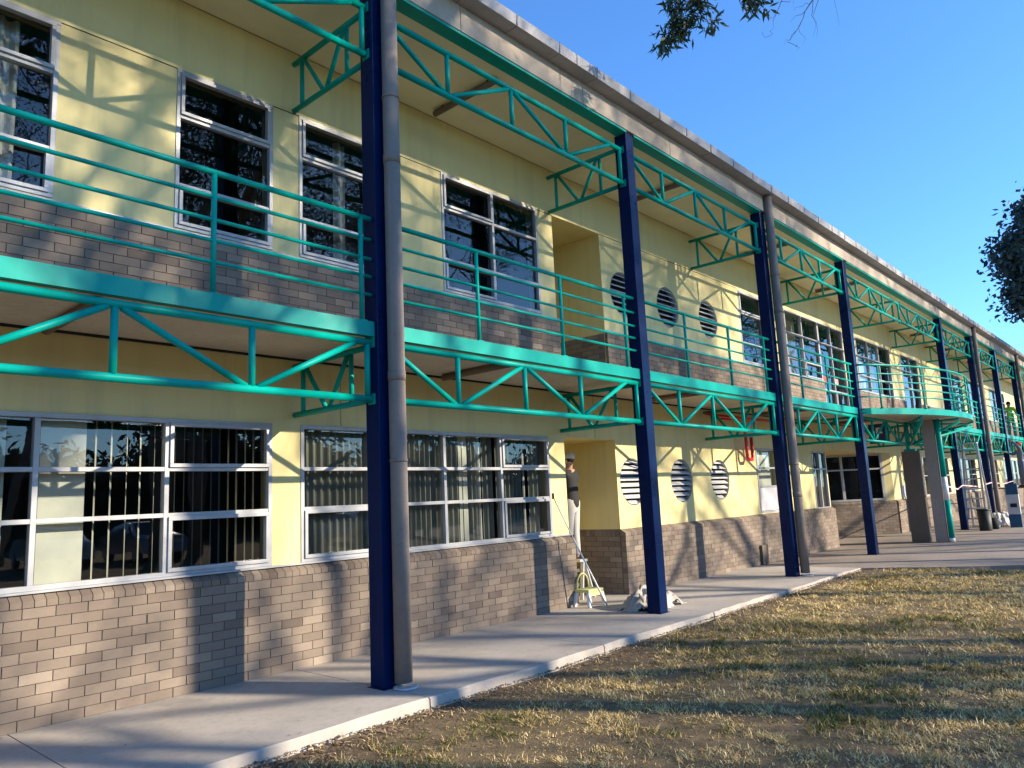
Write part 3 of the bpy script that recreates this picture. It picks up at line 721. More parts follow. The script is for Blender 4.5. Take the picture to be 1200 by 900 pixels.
# louvred round vents
def vent(cx, cz, name_seed):
    m = MB(); r = .398; Y = YW
    m.lathe((cx,Y+.0,cz), [(r,.004),(r,.115),(r-.016,.115),(r-.016,.004)], 40, axis='y')
    o = m.build('round_vent', M['lou'], B)
    b_ = MB(); b_.lathe((cx,Y+.118,cz), [(0.0,0),(r+.002,0)], 40, axis='y'); b_.build('vent_backing', M['dark'], o)
    n = 8; s_ = MB()
    for k in range(n):
        z = cz-r+2*r*(k+.5)/n; h = math.sqrt(max(r*r-(z-cz)**2, .01))-.012
        t = .006
        s_.hexa([(cx-h,Y+.012,z-.030),(cx+h,Y+.012,z-.030),(cx+h,Y+.085,z+.028),(cx-h,Y+.085,z+.028),(cx-h,Y+.012,z-.030+t),(cx+h,Y+.012,z-.030+t),(cx+h,Y+.085,z+.028+t),(cx-h,Y+.085,z+.028+t)])
    s_.build('louvre', M['lou'], o)
for x, z in OVG+OVU: vent(x, z, 0)

# red fire pipe, sign, notice, meter box
m = MB(); m.tube([(13.5,6.95,3.08),(16.6,6.95,3.08)], .028); m.tube([(13.9,6.85,3.0),(15.3,6.85,3.0)], .02)
rp = m.build('fire_pipe', M['red'], B)
m = MB(); m.tube([(15.12,6.93,3.06),(15.12,6.93,2.26),(15.16,6.93,2.2),(15.34,6.93,2.2),(15.38,6.93,2.26),(15.38,6.93,2.68)], .035, 14); m.build('riser', M['red'], rp)
m = MB(); m.box(21.40, 21.44, 5.83, 6.33, 2.62, 3.14); sg = m.build('hanging_sign', M['navysign'], B, .004)
def text(body, size, loc, rot, mat, parent, name='lettering', ext=.004):
    cu = bpy.data.curves.new(name, 'FONT'); cu.body = body; cu.size = size; cu.extrude = ext; cu.align_x = 'CENTER'; cu.align_y = 'CENTER'; cu.offset = size*.015
    t = bpy.data.objects.new(name, cu); COL.objects.link(t); bpy.context.view_layer.update()
    me = bpy.data.meshes.new_from_object(t.evaluated_get(bpy.context.evaluated_depsgraph_get())); bpy.data.objects.remove(t)
    mtx = Matrix.Translation(loc) @ rot.to_4x4(); me.transform(mtx)
    o = link(name, me, mat, parent); return o
text('F', .40, Vector((21.392,6.07,2.88)), Matrix(((0,0,-1),(-1,0,0),(0,1,0))), M['primer'], sg)
m = MB(); m.box(26.62, 27.05, 7.06, 7.088, 1.08, 1.46); nb = m.build('notice_board', M['panel'], B, .004)
m = MB(); m.box(15.42, 15.72, 6.93, 6.988, 0.005, .40); m.build('vent_box', M['block'], B, .004)

# ------------------------------------------------------------------ loose things by the doorway
def between(m, p, q, r, n=12): m.tube([p, q], r, n)
m = MB(); m.tube([(8.60,6.955,1.55),(8.75,6.83,1.13)], .009, 10); 
po = empty('roller_pole', (9.13,6.50,0)); tag(po, 'long white paint roller pole leaning against the window sill beside the doorway', 'pole')
m = MB(); m.tube([(9.13,6.50,.01),(8.80,6.79,.98)], .013, 12); m.build('grip_tube', M['white'], po)
m = MB(); m.tube([(8.80,6.79,.98),(8.615,6.945,1.535)], .009, 10); m.build('steel_tube', M['lou'], po)
m = MB(); m.tube([(8.615,6.945,1.535),(8.60,6.955,1.58),(8.56,6.955,1.6)], .007, 8); m.tube([(8.58,6.955,1.575),(8.58,6.955,1.66)], .018, 10); m.build('roller', M['black'], po)

st = empty('step_stool', (9.17,6.86,0)); tag(st, 'low pale yellow plastic step stool with a hoop handle and white legs near the doorway', 'stool')
sx0, sx1, sy0, sy1 = 8.99, 9.36, 6.72, 6.98
m = MB(); m.box(sx0, sx1, sy0, sy1, .205, .25); m.box(sx0+.02, sx1-.02, sy0-.004, sy0+.03, .15, .204); m.build('step_top', M['yplastic'], st, .012)
for lx in (sx0, sx1-.05):
    for ly in (sy0, sy1-.05):
        ox = -.03 if lx == sx0 else .03; oy = -.03 if ly == sy0 else .03
        m = MB(); m.hexa([(lx+ox,ly+oy,0),(lx+ox+.045,ly+oy,0),(lx+ox+.045,ly+oy+.045,0),(lx+ox,ly+oy+.045,0),(lx,ly,.204),(lx+.05,ly,.204),(lx+.05,ly+.05,.204),(lx,ly+.05,.204)]); m.build('leg', M['white'], st, .006)
m = MB(); m.tube([(sx0+.05,6.96,.25)]+[(sx0+.185-.135*math.cos(t), 6.96, .30+.16*math.sin(t)) for t in [math.pi*k/12 for k in range(13)]]+[(sx1-.05,6.96,.25)], .013, 10); m.build('handle', M['yplastic'], st)

def crumple(name, cx, cy, rx, ry, h, mat, seed, z0=.004):
    n = 46; rng = random.Random(seed); m = MB(); from mathutils import noise
    for i in range(n+1):
        for j in range(n+1):
            u, v = i/n*2-1, j/n*2-1; 
            p = Vector((u*1.7+seed, v*1.7, seed*.37)); d = math.sqrt(u*u+v*v)
            wob = noise.noise(p*1.1)*.35
            x = cx+rx*(u*(1+.25*wob))+.05*noise.noise(p*3); y = cy+ry*(v*(1-.25*wob))+.05*noise.noise(p*3+Vector((5,5,5)))
            rid = 1-abs(noise.noise(p*2.2))*2.1; f = max(0, 1-d**2.2+.28*noise.noise(p*1.5))
            rid2 = 1-abs(noise.noise(p*5.5+Vector((3,1,7))))*2
            z = z0+h*f*(.5+.42*rid)+.20*h*rid2*min(1, f*2)
            m.v.append((x, y, max(z0, z)))
    for i in range(n):
        for j in range(n):
            a = i*(n+1)+j
            u, v = (i+.5)/n*2-1, (j+.5)/n*2-1
            if math.hypot(u, v) > 1.0+.22*noise.noise(Vector((u*3,v*3,seed))): continue
            m.f.append((a, a+n+1, a+n+2, a+1)); m.a.append(0); m.smooth.append(True)
    o = m.build(name, mat); s_ = o.modifiers.new('Solid', 'SOLIDIFY'); s_.thickness = .006; s_.offset = 1
    return o
tag(crumple('drop_cloth', 9.48, 6.0, .60, .34, .25, M['rag'], 3), 'crumpled grey and white paint drop cloth heaped behind the second column', 'cloth')
tag(crumple('drop_cloth', 29.3, 4.95, .6, .42, .42, M['wcloth'], 8), 'heaped white sheet on the far paving beside the dark bin', 'cloth')

def lathe_obj(name, c, prof, mat, parent=None, n=32):
    m = MB(); m.lathe(c, prof, n); return m.build(name, mat, parent)
bn = empty('waste_bin', (26.9,4.92,0)); tag(bn, 'dark green round waste bin standing at the foot of the far ladder', 'bin')
lathe_obj('bin_body', (26.9,4.92,-.004), [(0,0),(.165,0),(.17,.02),(.185,.62),(.178,.62),(.16,.1),(0,.1)], M['bin'], bn)
lathe_obj('rim', (26.9,4.92,.60), [(.186,0),(.197,.005),(.197,.035),(.186,.04)], M['bin'], bn)

def stepladder(name, base, spread, wd, h, nr, ydir=True, lean=.18):
    """A-frame ladder; rungs run along y"""
    x, y = base; o = empty(name, (x, y, 0)); 
    for k, (x0, x1) in enumerate(((x-spread/2, x-.02), (x+spread/2, x+.02))):
        for s_ in (-1, 1):
            m = MB(); yb = y+s_*wd/2; yt = y+s_*wd*.36
            m.hexa([(x0-.012,yb-.03,0),(x0+.012,yb-.03,0),(x0+.012,yb+.03,0),(x0-.012,yb+.03,0),(x1-.012,yt-.03,h),(x1+.012,yt-.03,h),(x1+.012,yt+.03,h),(x1-.012,yt+.03,h)]); m.build('stile', M['steel'], o)
        for r_ in range(1, nr+1):
            f = r_/(nr+.6); xx = x0+(x1-x0)*f; w2 = (wd/2)*(1-f)+(wd*.36)*f-.032
            if k == 1 and r_ % 2: continue
            m = MB(); m.box(xx-.035, xx+.03, y-w2, y+w2, h*f-.022, h*f+.022) if k == 0 else m.box(xx-.01, xx+.01, y-w2, y+w2, h*f-.012, h*f+.012); m.build('rung', M['steel'], o)
    m = MB(); m.box(x-.1, x+.1, y-wd*.40, y+wd*.40, h, h+.04); m.build('top_cap', M['steel'], o, .005)
    return o
tag(stepladder('ladder', (28.2,5.30), .9, .56, 2.7, 8), 'tall aluminium step ladder behind the dark bin and far navy column', 'ladder')
tag(stepladder('step_ladder', (9.83,7.55), .32, .36, .56, 2), 'short aluminium step ladder the painter stands on in the doorway', 'ladder')

# ------------------------------------------------------------------ people
def skin_mesh(name, verts, edges, radii, mat, parent=None, sub=2, root=0):
    me = bpy.data.meshes.new(name); me.from_pydata([tuple(v) for v in verts], edges, []); o = bpy.data.objects.new(name, me); COL.objects.link(o)
    o.modifiers.new('Skin', 'SKIN')
    for i, r in enumerate(radii):
        sv = me.skin_vertices[0].data[i]; sv.radius = (r, r) if not isinstance(r, tuple) else r; sv.use_root = (i == root)
    sb = o.modifiers.new('Sub', 'SUBSURF'); sb.levels = sub; sb.render_levels = sub
    bpy.context.view_layer.update()
    nm = bpy.data.meshes.new_from_object(o.evaluated_get(bpy.context.evaluated_depsgraph_get())); bpy.data.objects.remove(o)
    for p in nm.polygons: p.use_smooth = True
    nm.materials.clear(); o = link(name, nm, mat, parent); return o
def person(loc, rz, label, shirt, pants, cap, arms, legs=None, H=1.72, cap_mat=None, long_sleeve=False, bend=0.0, group=None):
    """arms: ((elbow),(wrist)) per side, offsets from the shoulder in body axes (x forward, y left, z up)"""
    k = H/1.72; P = empty('person', loc, 0); 
    c, s_ = math.cos(rz), math.sin(rz)
    def T(v):
        x, y, z = v
        if z > .95: a = bend; dz = z-.95; x, z = x*math.cos(a)+dz*math.sin(a), .95+dz*math.cos(a)-x*math.sin(a)
        x, y, z = x*k, y*k, z*k
        return (loc[0]+x*c-y*s_, loc[1]+x*s_+y*c, loc[2]+z)
    V = [(0,0,.96),(0,0,1.12),(0,0,1.28),(0,0,1.40),(0,0,1.47),(.01,0,1.545),(.015,0,1.63),(.01,0,1.69)]
    Rr = [(.15,.11),(.125,.095),(.15,.105),(.13,.09),(.052,.055),(.072,.078),(.082,.092),(.055,.065)]
    E = [(i,i+1) for i in range(7)]
    hands = []
    AR = []
    for sd_, (el_, wr) in zip((1,-1), arms):
        b = len(V); sh = (0, .175*sd_, 1.40)
        e = (sh[0]+el_[0], sh[1]+el_[1]*sd_, sh[2]+el_[2]); w_ = (e[0]+wr[0], e[1]+wr[1]*sd_, e[2]+wr[2])
        dv = Vector(w_)-Vector(e); dv.normalize(); pm = Vector(w_)+dv*.09
        V += [sh, e, w_, tuple(pm)]; Rr += [.056, .040, .027, (.036,.022)]; E += [(3,b),(b,b+1),(b+1,b+2),(b+2,b+3)]; AR.append((sh, e, w_))
        side = dv.cross(Vector((0,0,1))) if abs(dv.z) < .9 else Vector((1,0,0))
        side.normalize()
        for q in range(4):
            f0 = pm+side*(q-1.5)*.019; f1 = f0+dv*(.045+.006*(1.5-abs(q-1.5)))+Vector((0,0,-.008)); f2 = f1+dv*.03+Vector((0,0,-.018))
            n = len(V); V += [tuple(f0), tuple(f1), tuple(f2)]; Rr += [.0095,.0085,.0075]; E += [(b+3,n),(n,n+1),(n+1,n+2)]
        t0 = Vector(w_)+dv*.035-side*.035; t1 = t0+dv*.035-side*.018; n = len(V); V += [tuple(t0), tuple(t1)]; Rr += [.011,.009]; E += [(b+2,n),(n,n+1)]
    LG = []
    legs = legs or (((.02,.02,-.44),(-.02,0,-.42)),)*2
    for sd_, (kn, an) in zip((1,-1), legs):
        b = len(V); hp = (0,.09*sd_,.90); kk = (hp[0]+kn[0],hp[1]+kn[1]*sd_,hp[2]+kn[2]); aa = (kk[0]+an[0],kk[1]+an[1]*sd_,kk[2]+an[2])
        V += [hp, kk, aa, (aa[0]+.12, aa[1], aa[2]-.015)]; Rr += [.088,.056,.038,(.042,.025)]; E += [(0,b),(b,b+1),(b+1,b+2),(b+2,b+3)]; LG.append((hp, kk, aa))
    body = skin_mesh('body', [T(v) for v in V], E, [tuple(x*k for x in r) if isinstance(r, tuple) else r*k for r in Rr], M['skin'], P)
    # face: nose, ears, eyes on the body mesh's head
    m = MB()
    def ball(p, r, sc=(1,1,1), n=8):
        base = len(m.v)
        for i in range(n+1):
            t = math.pi*i/n
            for j in range(n*2):
                f = math.pi*j/n; q = T((p[0]+r*sc[0]*math.sin(t)*math.cos(f), p[1]+r*sc[1]*math.sin(t)*math.sin(f), p[2]+r*sc[2]*math.cos(t))); m.v.append(q)
        for i in range(n):
            for j in range(n*2):
                a = base+i*n*2+j; b_ = base+i*n*2+(j+1)%(n*2); m.f.append((a,b_,b_+n*2,a+n*2)); m.a.append(0); m.smooth.append(True)
    for q in (1,-1): ball((.005,.088*q,1.60), .026, (.7,.4,1.2))
    ball((.105,0,1.585), .016, (1,.7,1.4)); m.build('face_feature', M['skin'], P)
    m = MB()
    for q in (1,-1): ball((.085,.032*q,1.615), .011)
    m.build('eye', M['black'], P)
    m = MB(); ball((.0,0,1.645), .098, (1.03,.92,.92)); m.build('hair', M['black'], P)
    # clothing
    V = [(0,0,.80),(0,0,1.12),(0,0,1.28),(0,0,1.405),(0,0,1.445)]; Rr = [(.172,.14),(.148,.12),(.168,.125),(.142,.105),(.07,.07)]; E = [(i,i+1) for i in range(4)]
    for sh, e, w_ in AR:
        b = len(V); e2 = e if long_sleeve else tuple(sh[i]+(e[i]-sh[i])*.75 for i in range(3)); V += [sh, e2]; Rr += [.073,.060]; E += [(3,b),(b,b+1)]
        if long_sleeve: V.append(tuple(e[i]+(w_[i]-e[i])*.9 for i in range(3))); Rr.append(.042); E.append((b+1,b+2))
    skin_mesh('shirt', [T(v) for v in V], E, [tuple(x*k for x in r) if isinstance(r, tuple) else r*k for r in Rr], M[shirt], P)
    V = [(0,0,1.08),(0,0,.90)]; Rr = [(.15,.12),(.158,.13)]; E = [(0,1)]
    for hp, kk, aa in LG:
        b = len(V); V += [(hp[0],hp[1],hp[2]-.06), kk, (aa[0],aa[1],aa[2]+.03)]; Rr += [.105,.078,.066]; E += [(1,b),(b,b+1),(b+1,b+2)]
    skin_mesh('trousers', [T(v) for v in V], E, [tuple(x*k for x in r) if isinstance(r, tuple) else r*k for r in Rr], M[pants], P)
    m = MB()
    for hp, kk, aa in LG: ball((aa[0]+.06,aa[1],aa[2]-.01), .10, (1.35,.45,.42))
    m.build('shoe', M['black'], P)
    if cap_mat:
        m = MB(); ball((.0,0,1.675), .108, (1.05,.95,.72)); ball((.11,0,1.655), .07, (1.1,1.0,.12)); m.build('cap', M[cap_mat], P)
    tag(P, label, 'person', group); return P
person((9.86,7.62,.56), R(100), 'painter in white cap, black shirt and white trousers standing in the ground floor doorway', 'black', 'wcloth', True,
       (((.10,.10,.02),(.12,-.04,.22)), ((.05,.06,-.27),(.12,.0,-.20))), cap_mat='wcloth', H=1.74)

# ------------------------------------------------------------------ trees
def leaf_mesh(name, P, size, mat, parent, rng, droop=.7, ratio=.2):
    N = len(P); d = rng.normal(size=(N,3)); d[:,2] = d[:,2]*.6-droop; d /= np.linalg.norm(d, axis=1)[:,None]
    s_ = np.cross(d, rng.normal(size=(N,3))); s_ /= np.linalg.norm(s_, axis=1)[:,None]
    L = (size*(.6+.8*rng.random(N)))[:,None]; P = np.asarray(P)
    V = np.stack([P, P+d*L*.45+s_*L*ratio, P+d*L, P+d*L*.45-s_*L*ratio], 1).reshape(-1,3)
    me = bpy.data.meshes.new(name); me.vertices.add(len(V)); me.vertices.foreach_set('co', V.astype(np.float32).ravel())
    me.loops.add(4*N); me.loops.foreach_set('vertex_index', np.arange(4*N, dtype=np.int32)); me.polygons.add(N)
    me.polygons.foreach_set('loop_start', (np.arange(N)*4).astype(np.int32)); me.polygons.foreach_set('loop_total', np.full(N, 4, np.int32)); me.update(calc_edges=True)
    at = me.attributes.new('var', 'FLOAT', 'FACE'); at.data.foreach_set('value', rng.random(N).astype(np.float32))
    return link(name, me, mat, parent)
def tree(base, h, spread, seed, label, nleaf=16000, leafsize=.17, crown0=.4, mat='leaf', group=None, trunk_r=.22, cl=.42, leanv=(0,0), maxd=4, cat='tree', flt=None):
    rng = np.random.default_rng(seed); r = random.Random(seed); base = Vector(base)
    o = empty('gum_tree', base); m = MB(); tips = []
    def grow(p, d, L, rad, depth):
        n = 4; pts = [p]; q = p.copy(); dd_ = d.copy()
        for k in range(n):
            dd_ = (dd_+Vector((r.gauss(0,.13), r.gauss(0,.13), r.gauss(.03,.08)))).normalized(); q = q+dd_*L/n; pts.append(q.copy())
        m.tube(pts, [rad*(1-.45*k/n) for k in range(n+1)], 10 if depth < 2 else 6)
        if depth >= maxd: tips.append(q); tips.append(pts[2]); return
        for c in range(r.choice((2,3,3)) if depth else 4):
            t = r.uniform(.0,.5) if depth else r.uniform(0,.45); st = pts[-1].lerp(pts[-2], t)
            az_ = r.uniform(0, 6.283); up = r.uniform(.15,.9)
            nd = (dd_*.6+Vector((math.cos(az_), math.sin(az_), up*.6))*spread).normalized()
            grow(st, nd, L*r.uniform(.55,.8), rad*.46, depth+1)
    grow(base-Vector((0,0,.2)), Vector((leanv[0],leanv[1],1)).normalized(), h*crown0, trunk_r, 0)
    m.build('trunk', M['bark'], o)
    zmax = max(t.z for t in tips); 
    C = np.array([tuple(t) for t in tips]); per = max(1, nleaf//len(C))
    sz = rng.uniform(.6, 1.3, len(C))
    P = np.repeat(C, per, 0)+rng.normal(size=(len(C)*per,3))*np.array([1,1,.7])*cl*np.repeat(sz, per)[:,None]
    if flt is not None: P = P[flt(P)]
    leaf_mesh('crown', P, leafsize, M[mat], o, rng)
    tag(o, label, cat, group); return o
PROTO = []; LOWP = .28
def gum_proto(k, seed, h, spread):
    t = tree((0,0,0), h, spread, seed, 'x', 9000, .155, .52, cl=.70, trunk_r=.19, maxd=3, leanv=((-.1,.08,.0)[k % 3], .05*(k-1)), flt=lambda P: (P[:,2] > 11.2) | (np.random.default_rng(k).random(len(P)) < LOWP))
    return t
SP = [(5.5,-11.5,0,1.0,.3), (11.5,-13.5,1,1.05,1.2), (16.5,-10.8,2,.95,2.2), (21.5,-15,0,1.1,3.0), (26,-12,1,.98,4.1), (33,-13,2,1.04,5.0),
      (42,-14.5,1,1.05,2.6), (8.5,-20,2,1.15,3.6), (24,-26,0,1.2,5.6), (38,-22,1,1.15,3.3), (51,-13,2,1.0,1.0), (1.5,-18,1,1.05,2.0),  (59,-14,0,1.05,.4), (55,-9.5,1,1.0,3.3), (63,-11,2,.98,5.2), (72,-13.5,0,1.05,1.1), (84,-17,1,1.1,.6), (46,-9,2,.95,2.2), (67,-17,2,1.1,2.4), (77,-21,1,1.15,3.9)]
WH = ['nearest the camera', 'second along the car park', 'opposite the first bays', 'behind the one opposite the first bays', 'opposite the round vents', 'opposite the curved balcony',
      'just beyond the curved balcony', 'in the back row behind the white car', 'tallest of the back row opposite the doorway', 'in the far back row',
      'well past the far ladder', 'behind the photographer',  'beyond the far end of the paving', 'close to the far paving corner', 'right of the one by the far paving corner', 'far right in the front row', 'at the very far right', 'front row just before the far paving corner', 'second last along the car park', 'last one along the car park']
for k, (seed, h, sp) in enumerate(((41,17.5,.60), (52,18.5,.53), (63,17.2,.66))): PROTO.append(gum_proto(k, seed, h, sp))
used = set()
for n_, (x, y, k, sc, rz) in enumerate(SP):
    o = PROTO[k] if k not in used else copy_tree(PROTO[k]); used.add(k)
    o.location = (x, y, -.15); o.scale = (sc, sc, sc); o.rotation_euler = (0,0,rz)
    tag(o, 'tall gum tree across the lawn, '+WH[n_], 'tree', 'gum trees across the lawn')

def shade_tree(base, C0, rad, zmin, ncl, per, seed, label, sg=(.42,.42,.3)):  # unseen trees added and shaped to cast chosen shade patches
    r = random.Random(seed); rng = np.random.default_rng(seed); o = empty('gum_tree', base); m = MB(); b = Vector(base); c0 = Vector(C0)
    f = [b-Vector((0,0,.2)), b.lerp(c0,.3)+Vector((.15,0,0)), b.lerp(c0,.6), Vector((c0.x,c0.y,zmin-.4))]
    m.tube(f, [.2,.17,.14,.11], 10); C = []
    while len(C) < ncl:
        v = Vector((r.uniform(-1,1),r.uniform(-1,1),r.uniform(-1,1)))
        if v.length > 1: continue
        c = (c0.x+v.x*rad[0], c0.y+v.y*rad[1], c0.z+v.z*rad[2])
        if c[2] > zmin: C.append(c)
    for c in C[::2]: m.tube([f[3], ((c[0]+f[3].x)/2,(c[1]+f[3].y)/2,(c[2]*.4+f[3].z*.6)), c], [.07,.035,.01], 5)
    m.build('trunk', M['bark'], o); C = np.array(C); P = np.repeat(C, per, 0)+rng.normal(size=(len(C)*per,3))*np.array(sg)
    leaf_mesh('crown', P, .155, M['leaf'], o, rng, .7, .2); tag(o, label, 'tree', 'gum trees across the lawn'); return o
shade_tree((12.6,-15.2,-.15), (13.3,-14,14.3), (3.1,2.0,2.5), 11.7, 64, 105, 5, 'unseen gum tree added across the lawn to shade the left upper windows')  # crown placed to shade the upper left wall and balcony beam
for k_, (c_, rd_, n_, lab_) in enumerate((((12.6,-13,6.6),(1.7,1.6,.7),14,'low gum opposite the first column'), ((17.3,-14.5,7.7),(2.2,1.4,.8),17,'low gum opposite the doorway'), ((21.5,-12.5,6.2),(1.8,1.5,.7),14,'low gum opposite the second column'),
        ((25.5,-14.5,7.6),(2.3,1.5,.7),17,'low gum opposite the third column'), ((31.5,-12,7.2),(2.0,1.5,1.0),15,'low gum opposite the entry bay'))):
    shade_tree((c_[0]+.3,c_[1]-.4,-.15), c_, rd_, c_[2]-rd_[2]*.8, n_, 75, 60+k_, lab_+', unseen, added across the lawn to cast shade on it')  # low crowns added to lay broad shade patches on the lawn
for k_, (c_, rd_, n_, lab_) in enumerate((((14.0,-15.4,10.6),(2.5,1.5,.9),13,'slender gum with drooping foliage added for shade streaks, opposite the leftmost window bank'), ((19.0,-16,11.0),(2.0,1.4,.9),8,'slender gum with drooping foliage added for shade streaks, opposite the nearest downpipe'),
        ((25.3,-15.6,10.9),(2.2,1.5,1.0),11,'slender gum with drooping foliage added for shade streaks, opposite the lower round vents'), ((30.2,-16,11.2),(2.4,1.5,1.0),11,'slender gum with drooping foliage added for shade streaks, opposite the red fire pipe'))):
    shade_tree((c_[0]+.3,c_[1]-.4,-.15), c_, rd_, c_[2]-rd_[2]*.8, n_, 95, 80+k_, lab_, (.22,.22,.62))  # drooping clusters shaped to throw vertical shade streaks on the walls
# gum limb hanging over the lawn into the top of the view
def branch_tree():
    r = random.Random(12); rng = np.random.default_rng(12)
    o = empty('gum_tree', (11.5,-8.0,-.1)); m = MB()
    def seg(pts, r0_, r1_, n=8):
        k = len(pts)-1; m.tube(pts, [r0_+(r1_-r0_)*i/k for i in range(k+1)], n)
    seg([(11.5,-8,-.3),(11.4,-7.9,2.5),(11.5,-7.6,5),(11.2,-7.2,7.4),(10.8,-6.4,9.6)], .21, .13, 14)
    seg([(10.8,-6.4,9.6),(10.2,-4.5,10.6),(9.8,-2,10.9),(9.4,.6,10.6),(9.1,2.7,9.9),(9.0,4.1,9.2)], .16, .04)
    seg([(10.8,-6.4,9.6),(11.4,-6,12),(12,-5.5,14.5)], .14, .05)
    C = []
    def twig(p, q, r_=.012, lv=True, wob=.12, k=5):
        p, q = Vector(p), Vector(q); pts = [p.lerp(q, i/k)+(Vector((r.gauss(0,wob),r.gauss(0,wob),r.gauss(0,wob)))*.5 if 0 < i < k else Vector()) for i in range(k+1)]
        m.tube(pts, [r_*(1-.75*i/k) for i in range(k+1)], 5); 
        if lv: C.extend([tuple(x) for x in pts[2:]])
        return pts
    seg([(9.0,4.1,9.2),(8.95,4.35,8.65),(8.9,4.6,8.15)], .03, .008)
    for q in ((9.05,4.75,8.0),(8.8,4.62,7.88),(9.0,4.45,8.0),(9.1,4.30,8.18),(8.9,4.55,8.30),(9.1,4.2,8.42),(8.8,4.4,8.5),(9.2,4.12,8.05),(8.9,4.72,7.84)):
        p = (8.95+r.gauss(0,.04), 4.4, 8.55 if q[2] > 8.1 else 8.3); twig(p, q, .008)
    twig((9.2,3.2,9.3), (8.95,3.5,8.15), .012, False); twig((8.95,3.5,8.2), (8.95,3.47,7.86), .006); twig((8.95,3.45,8.25), (9.0,3.40,7.92), .006)
    # bare twigs
    a = twig((9.3,1.9,9.2), (9.0,2.62,7.62), .016, False, .05)
    b = twig((9.0,2.62,7.62), (8.95,3.02,7.16), .009, False, .05)
    for p, q in ((a[4],(8.9,2.42,7.02)),(a[5],(8.95,2.75,7.05)),(b[1],(9.0,2.72,7.08)),(b[2],(9,3.02,7.42)),(b[3],(9,2.9,7.05)),(b[4],(9,3.12,7.15)),(b[5],(9,2.98,7.0)),(b[1],(9,2.96,7.55))): twig(p, q, .0045, False, .06)
    c = twig((9.35,2.7,9.2), (9.0,3.1,7.75), .012, False, .05); d = twig((9.0,3.1,7.75), (9,3.28,7.42), .006, False, .04)
    for p, q in ((c[4],(9,2.95,7.6)),(c[5],(9,2.85,7.72)),(d[2],(9,3.3,7.6)),(d[5],(9,3.38,7.4))): twig(p, q, .004, False, .05)
    m.build('trunk', M['bark'], o)
    C = np.array(C); P = np.repeat(C, 22, 0)+rng.normal(size=(len(C)*22,3))*np.array([.05,.06,.045])
    C2 = np.array([(12,-5.5,14.5),(11.4,-6,12.5),(10.2,-4.6,11.2),(9.9,-2.2,11.6),(9.5,.2,11.3),(12.8,-5,13.5),(11,-5,14.8),(9.3,2.0,10.8)])
    P = np.concatenate([P, np.repeat(C2, 380, 0)+rng.normal(size=(len(C2)*380,3))*np.array([.7,.7,.45])])
    leaf_mesh('crown', P, .145, M['leaf'], o, rng, .8, .12)
    tag(o, 'gum tree whose leafy branch tip and bare twigs hang into the top of the sky', 'tree')
branch_tree()
def side_tree():
    r = random.Random(5); rng = np.random.default_rng(5); o = empty('dense_tree', (41,.4,-.1)); m = MB()
    m.tube([(41,.4,-.3),(40.9,.5,3),(40.6,.9,6),(40.3,1.3,9)], [.4,.34,.28,.2], 12)
    C = []
    for _ in range(230):
        v = Vector((r.gauss(0,1),r.gauss(0,1),r.gauss(0,1))).normalized()*r.uniform(.55,1)
        C.append((40+v.x*3.2, 1.35+v.y*4.0, 11.9+v.z*2.55+.3*math.sin(v.y*7)))
    for _ in range(16): C.append((40+r.gauss(0,.6), 4.15+r.gauss(0,.55), 9.75+r.gauss(0,.3)))
    for c in C[::3]: m.tube([(40.3,1.3,9), (40.2,(1.3+c[1])/2,(9.4+c[2])/2), c], [.10,.05,.015], 5)
    m.build('trunk', M['bark'], o)
    C = np.array(C); P = np.repeat(C, 260, 0)+rng.normal(size=(len(C)*260,3))*np.array([.5,.42,.32])
    leaf_mesh('crown', P, .26, M['leafd'], o, rng, .3, .28)
    tag(o, 'round dense dark tree crown rising at the right edge above the far roof', 'tree')
side_tree()
# unseen belt of trees, added so the windows mirror a dark horizon
belt = tree((0,0,0), 10, 1.1, 77, 'x', 7000, .55, .26, mat='leafd', cl=1.15, trunk_r=.3, maxd=3)
rb = random.Random(8)
for k in range(17):
    o = belt if k == 0 else copy_tree(belt)
    sc = rb.uniform(.85,1.2); o.location = (-50+9.5*k+rb.uniform(-2,2), -44+rb.uniform(-4,4), -2.6); o.scale = (sc*1.35,sc*1.35,sc*1.5); o.rotation_euler = (0,0,rb.uniform(0,6.28)); o.name = 'added_belt_tree' if k == 0 else 'added_belt_tree.%03d' % k
    tag(o, 'dense dark tree of an unseen belt, added to darken the horizon in window reflections', 'tree', 'added belt of trees beyond the car park')

rg = np.random.default_rng(31); n_ = 26000
hp = np.stack([rg.uniform(-60,125,n_), -39.5+rg.normal(0,.35,n_), rg.random(n_)**.8*4.2], 1)
hd = empty('added_hedge', (30,-40,-.1)); leaf_mesh('foliage', hp, .75, M['leafd'], hd, rg, .2, .4)  # leafy screen added to block bright horizon sky in the window reflections
hm = MB(); hm.box(-60,125,-40.6,-40.2,-.1,3.4); hm.build('added_hedge_core', M['leafd'], hd)
tag(hd, 'unseen foliage row added to hide the bright horizon in window reflections', 'added_hedge')
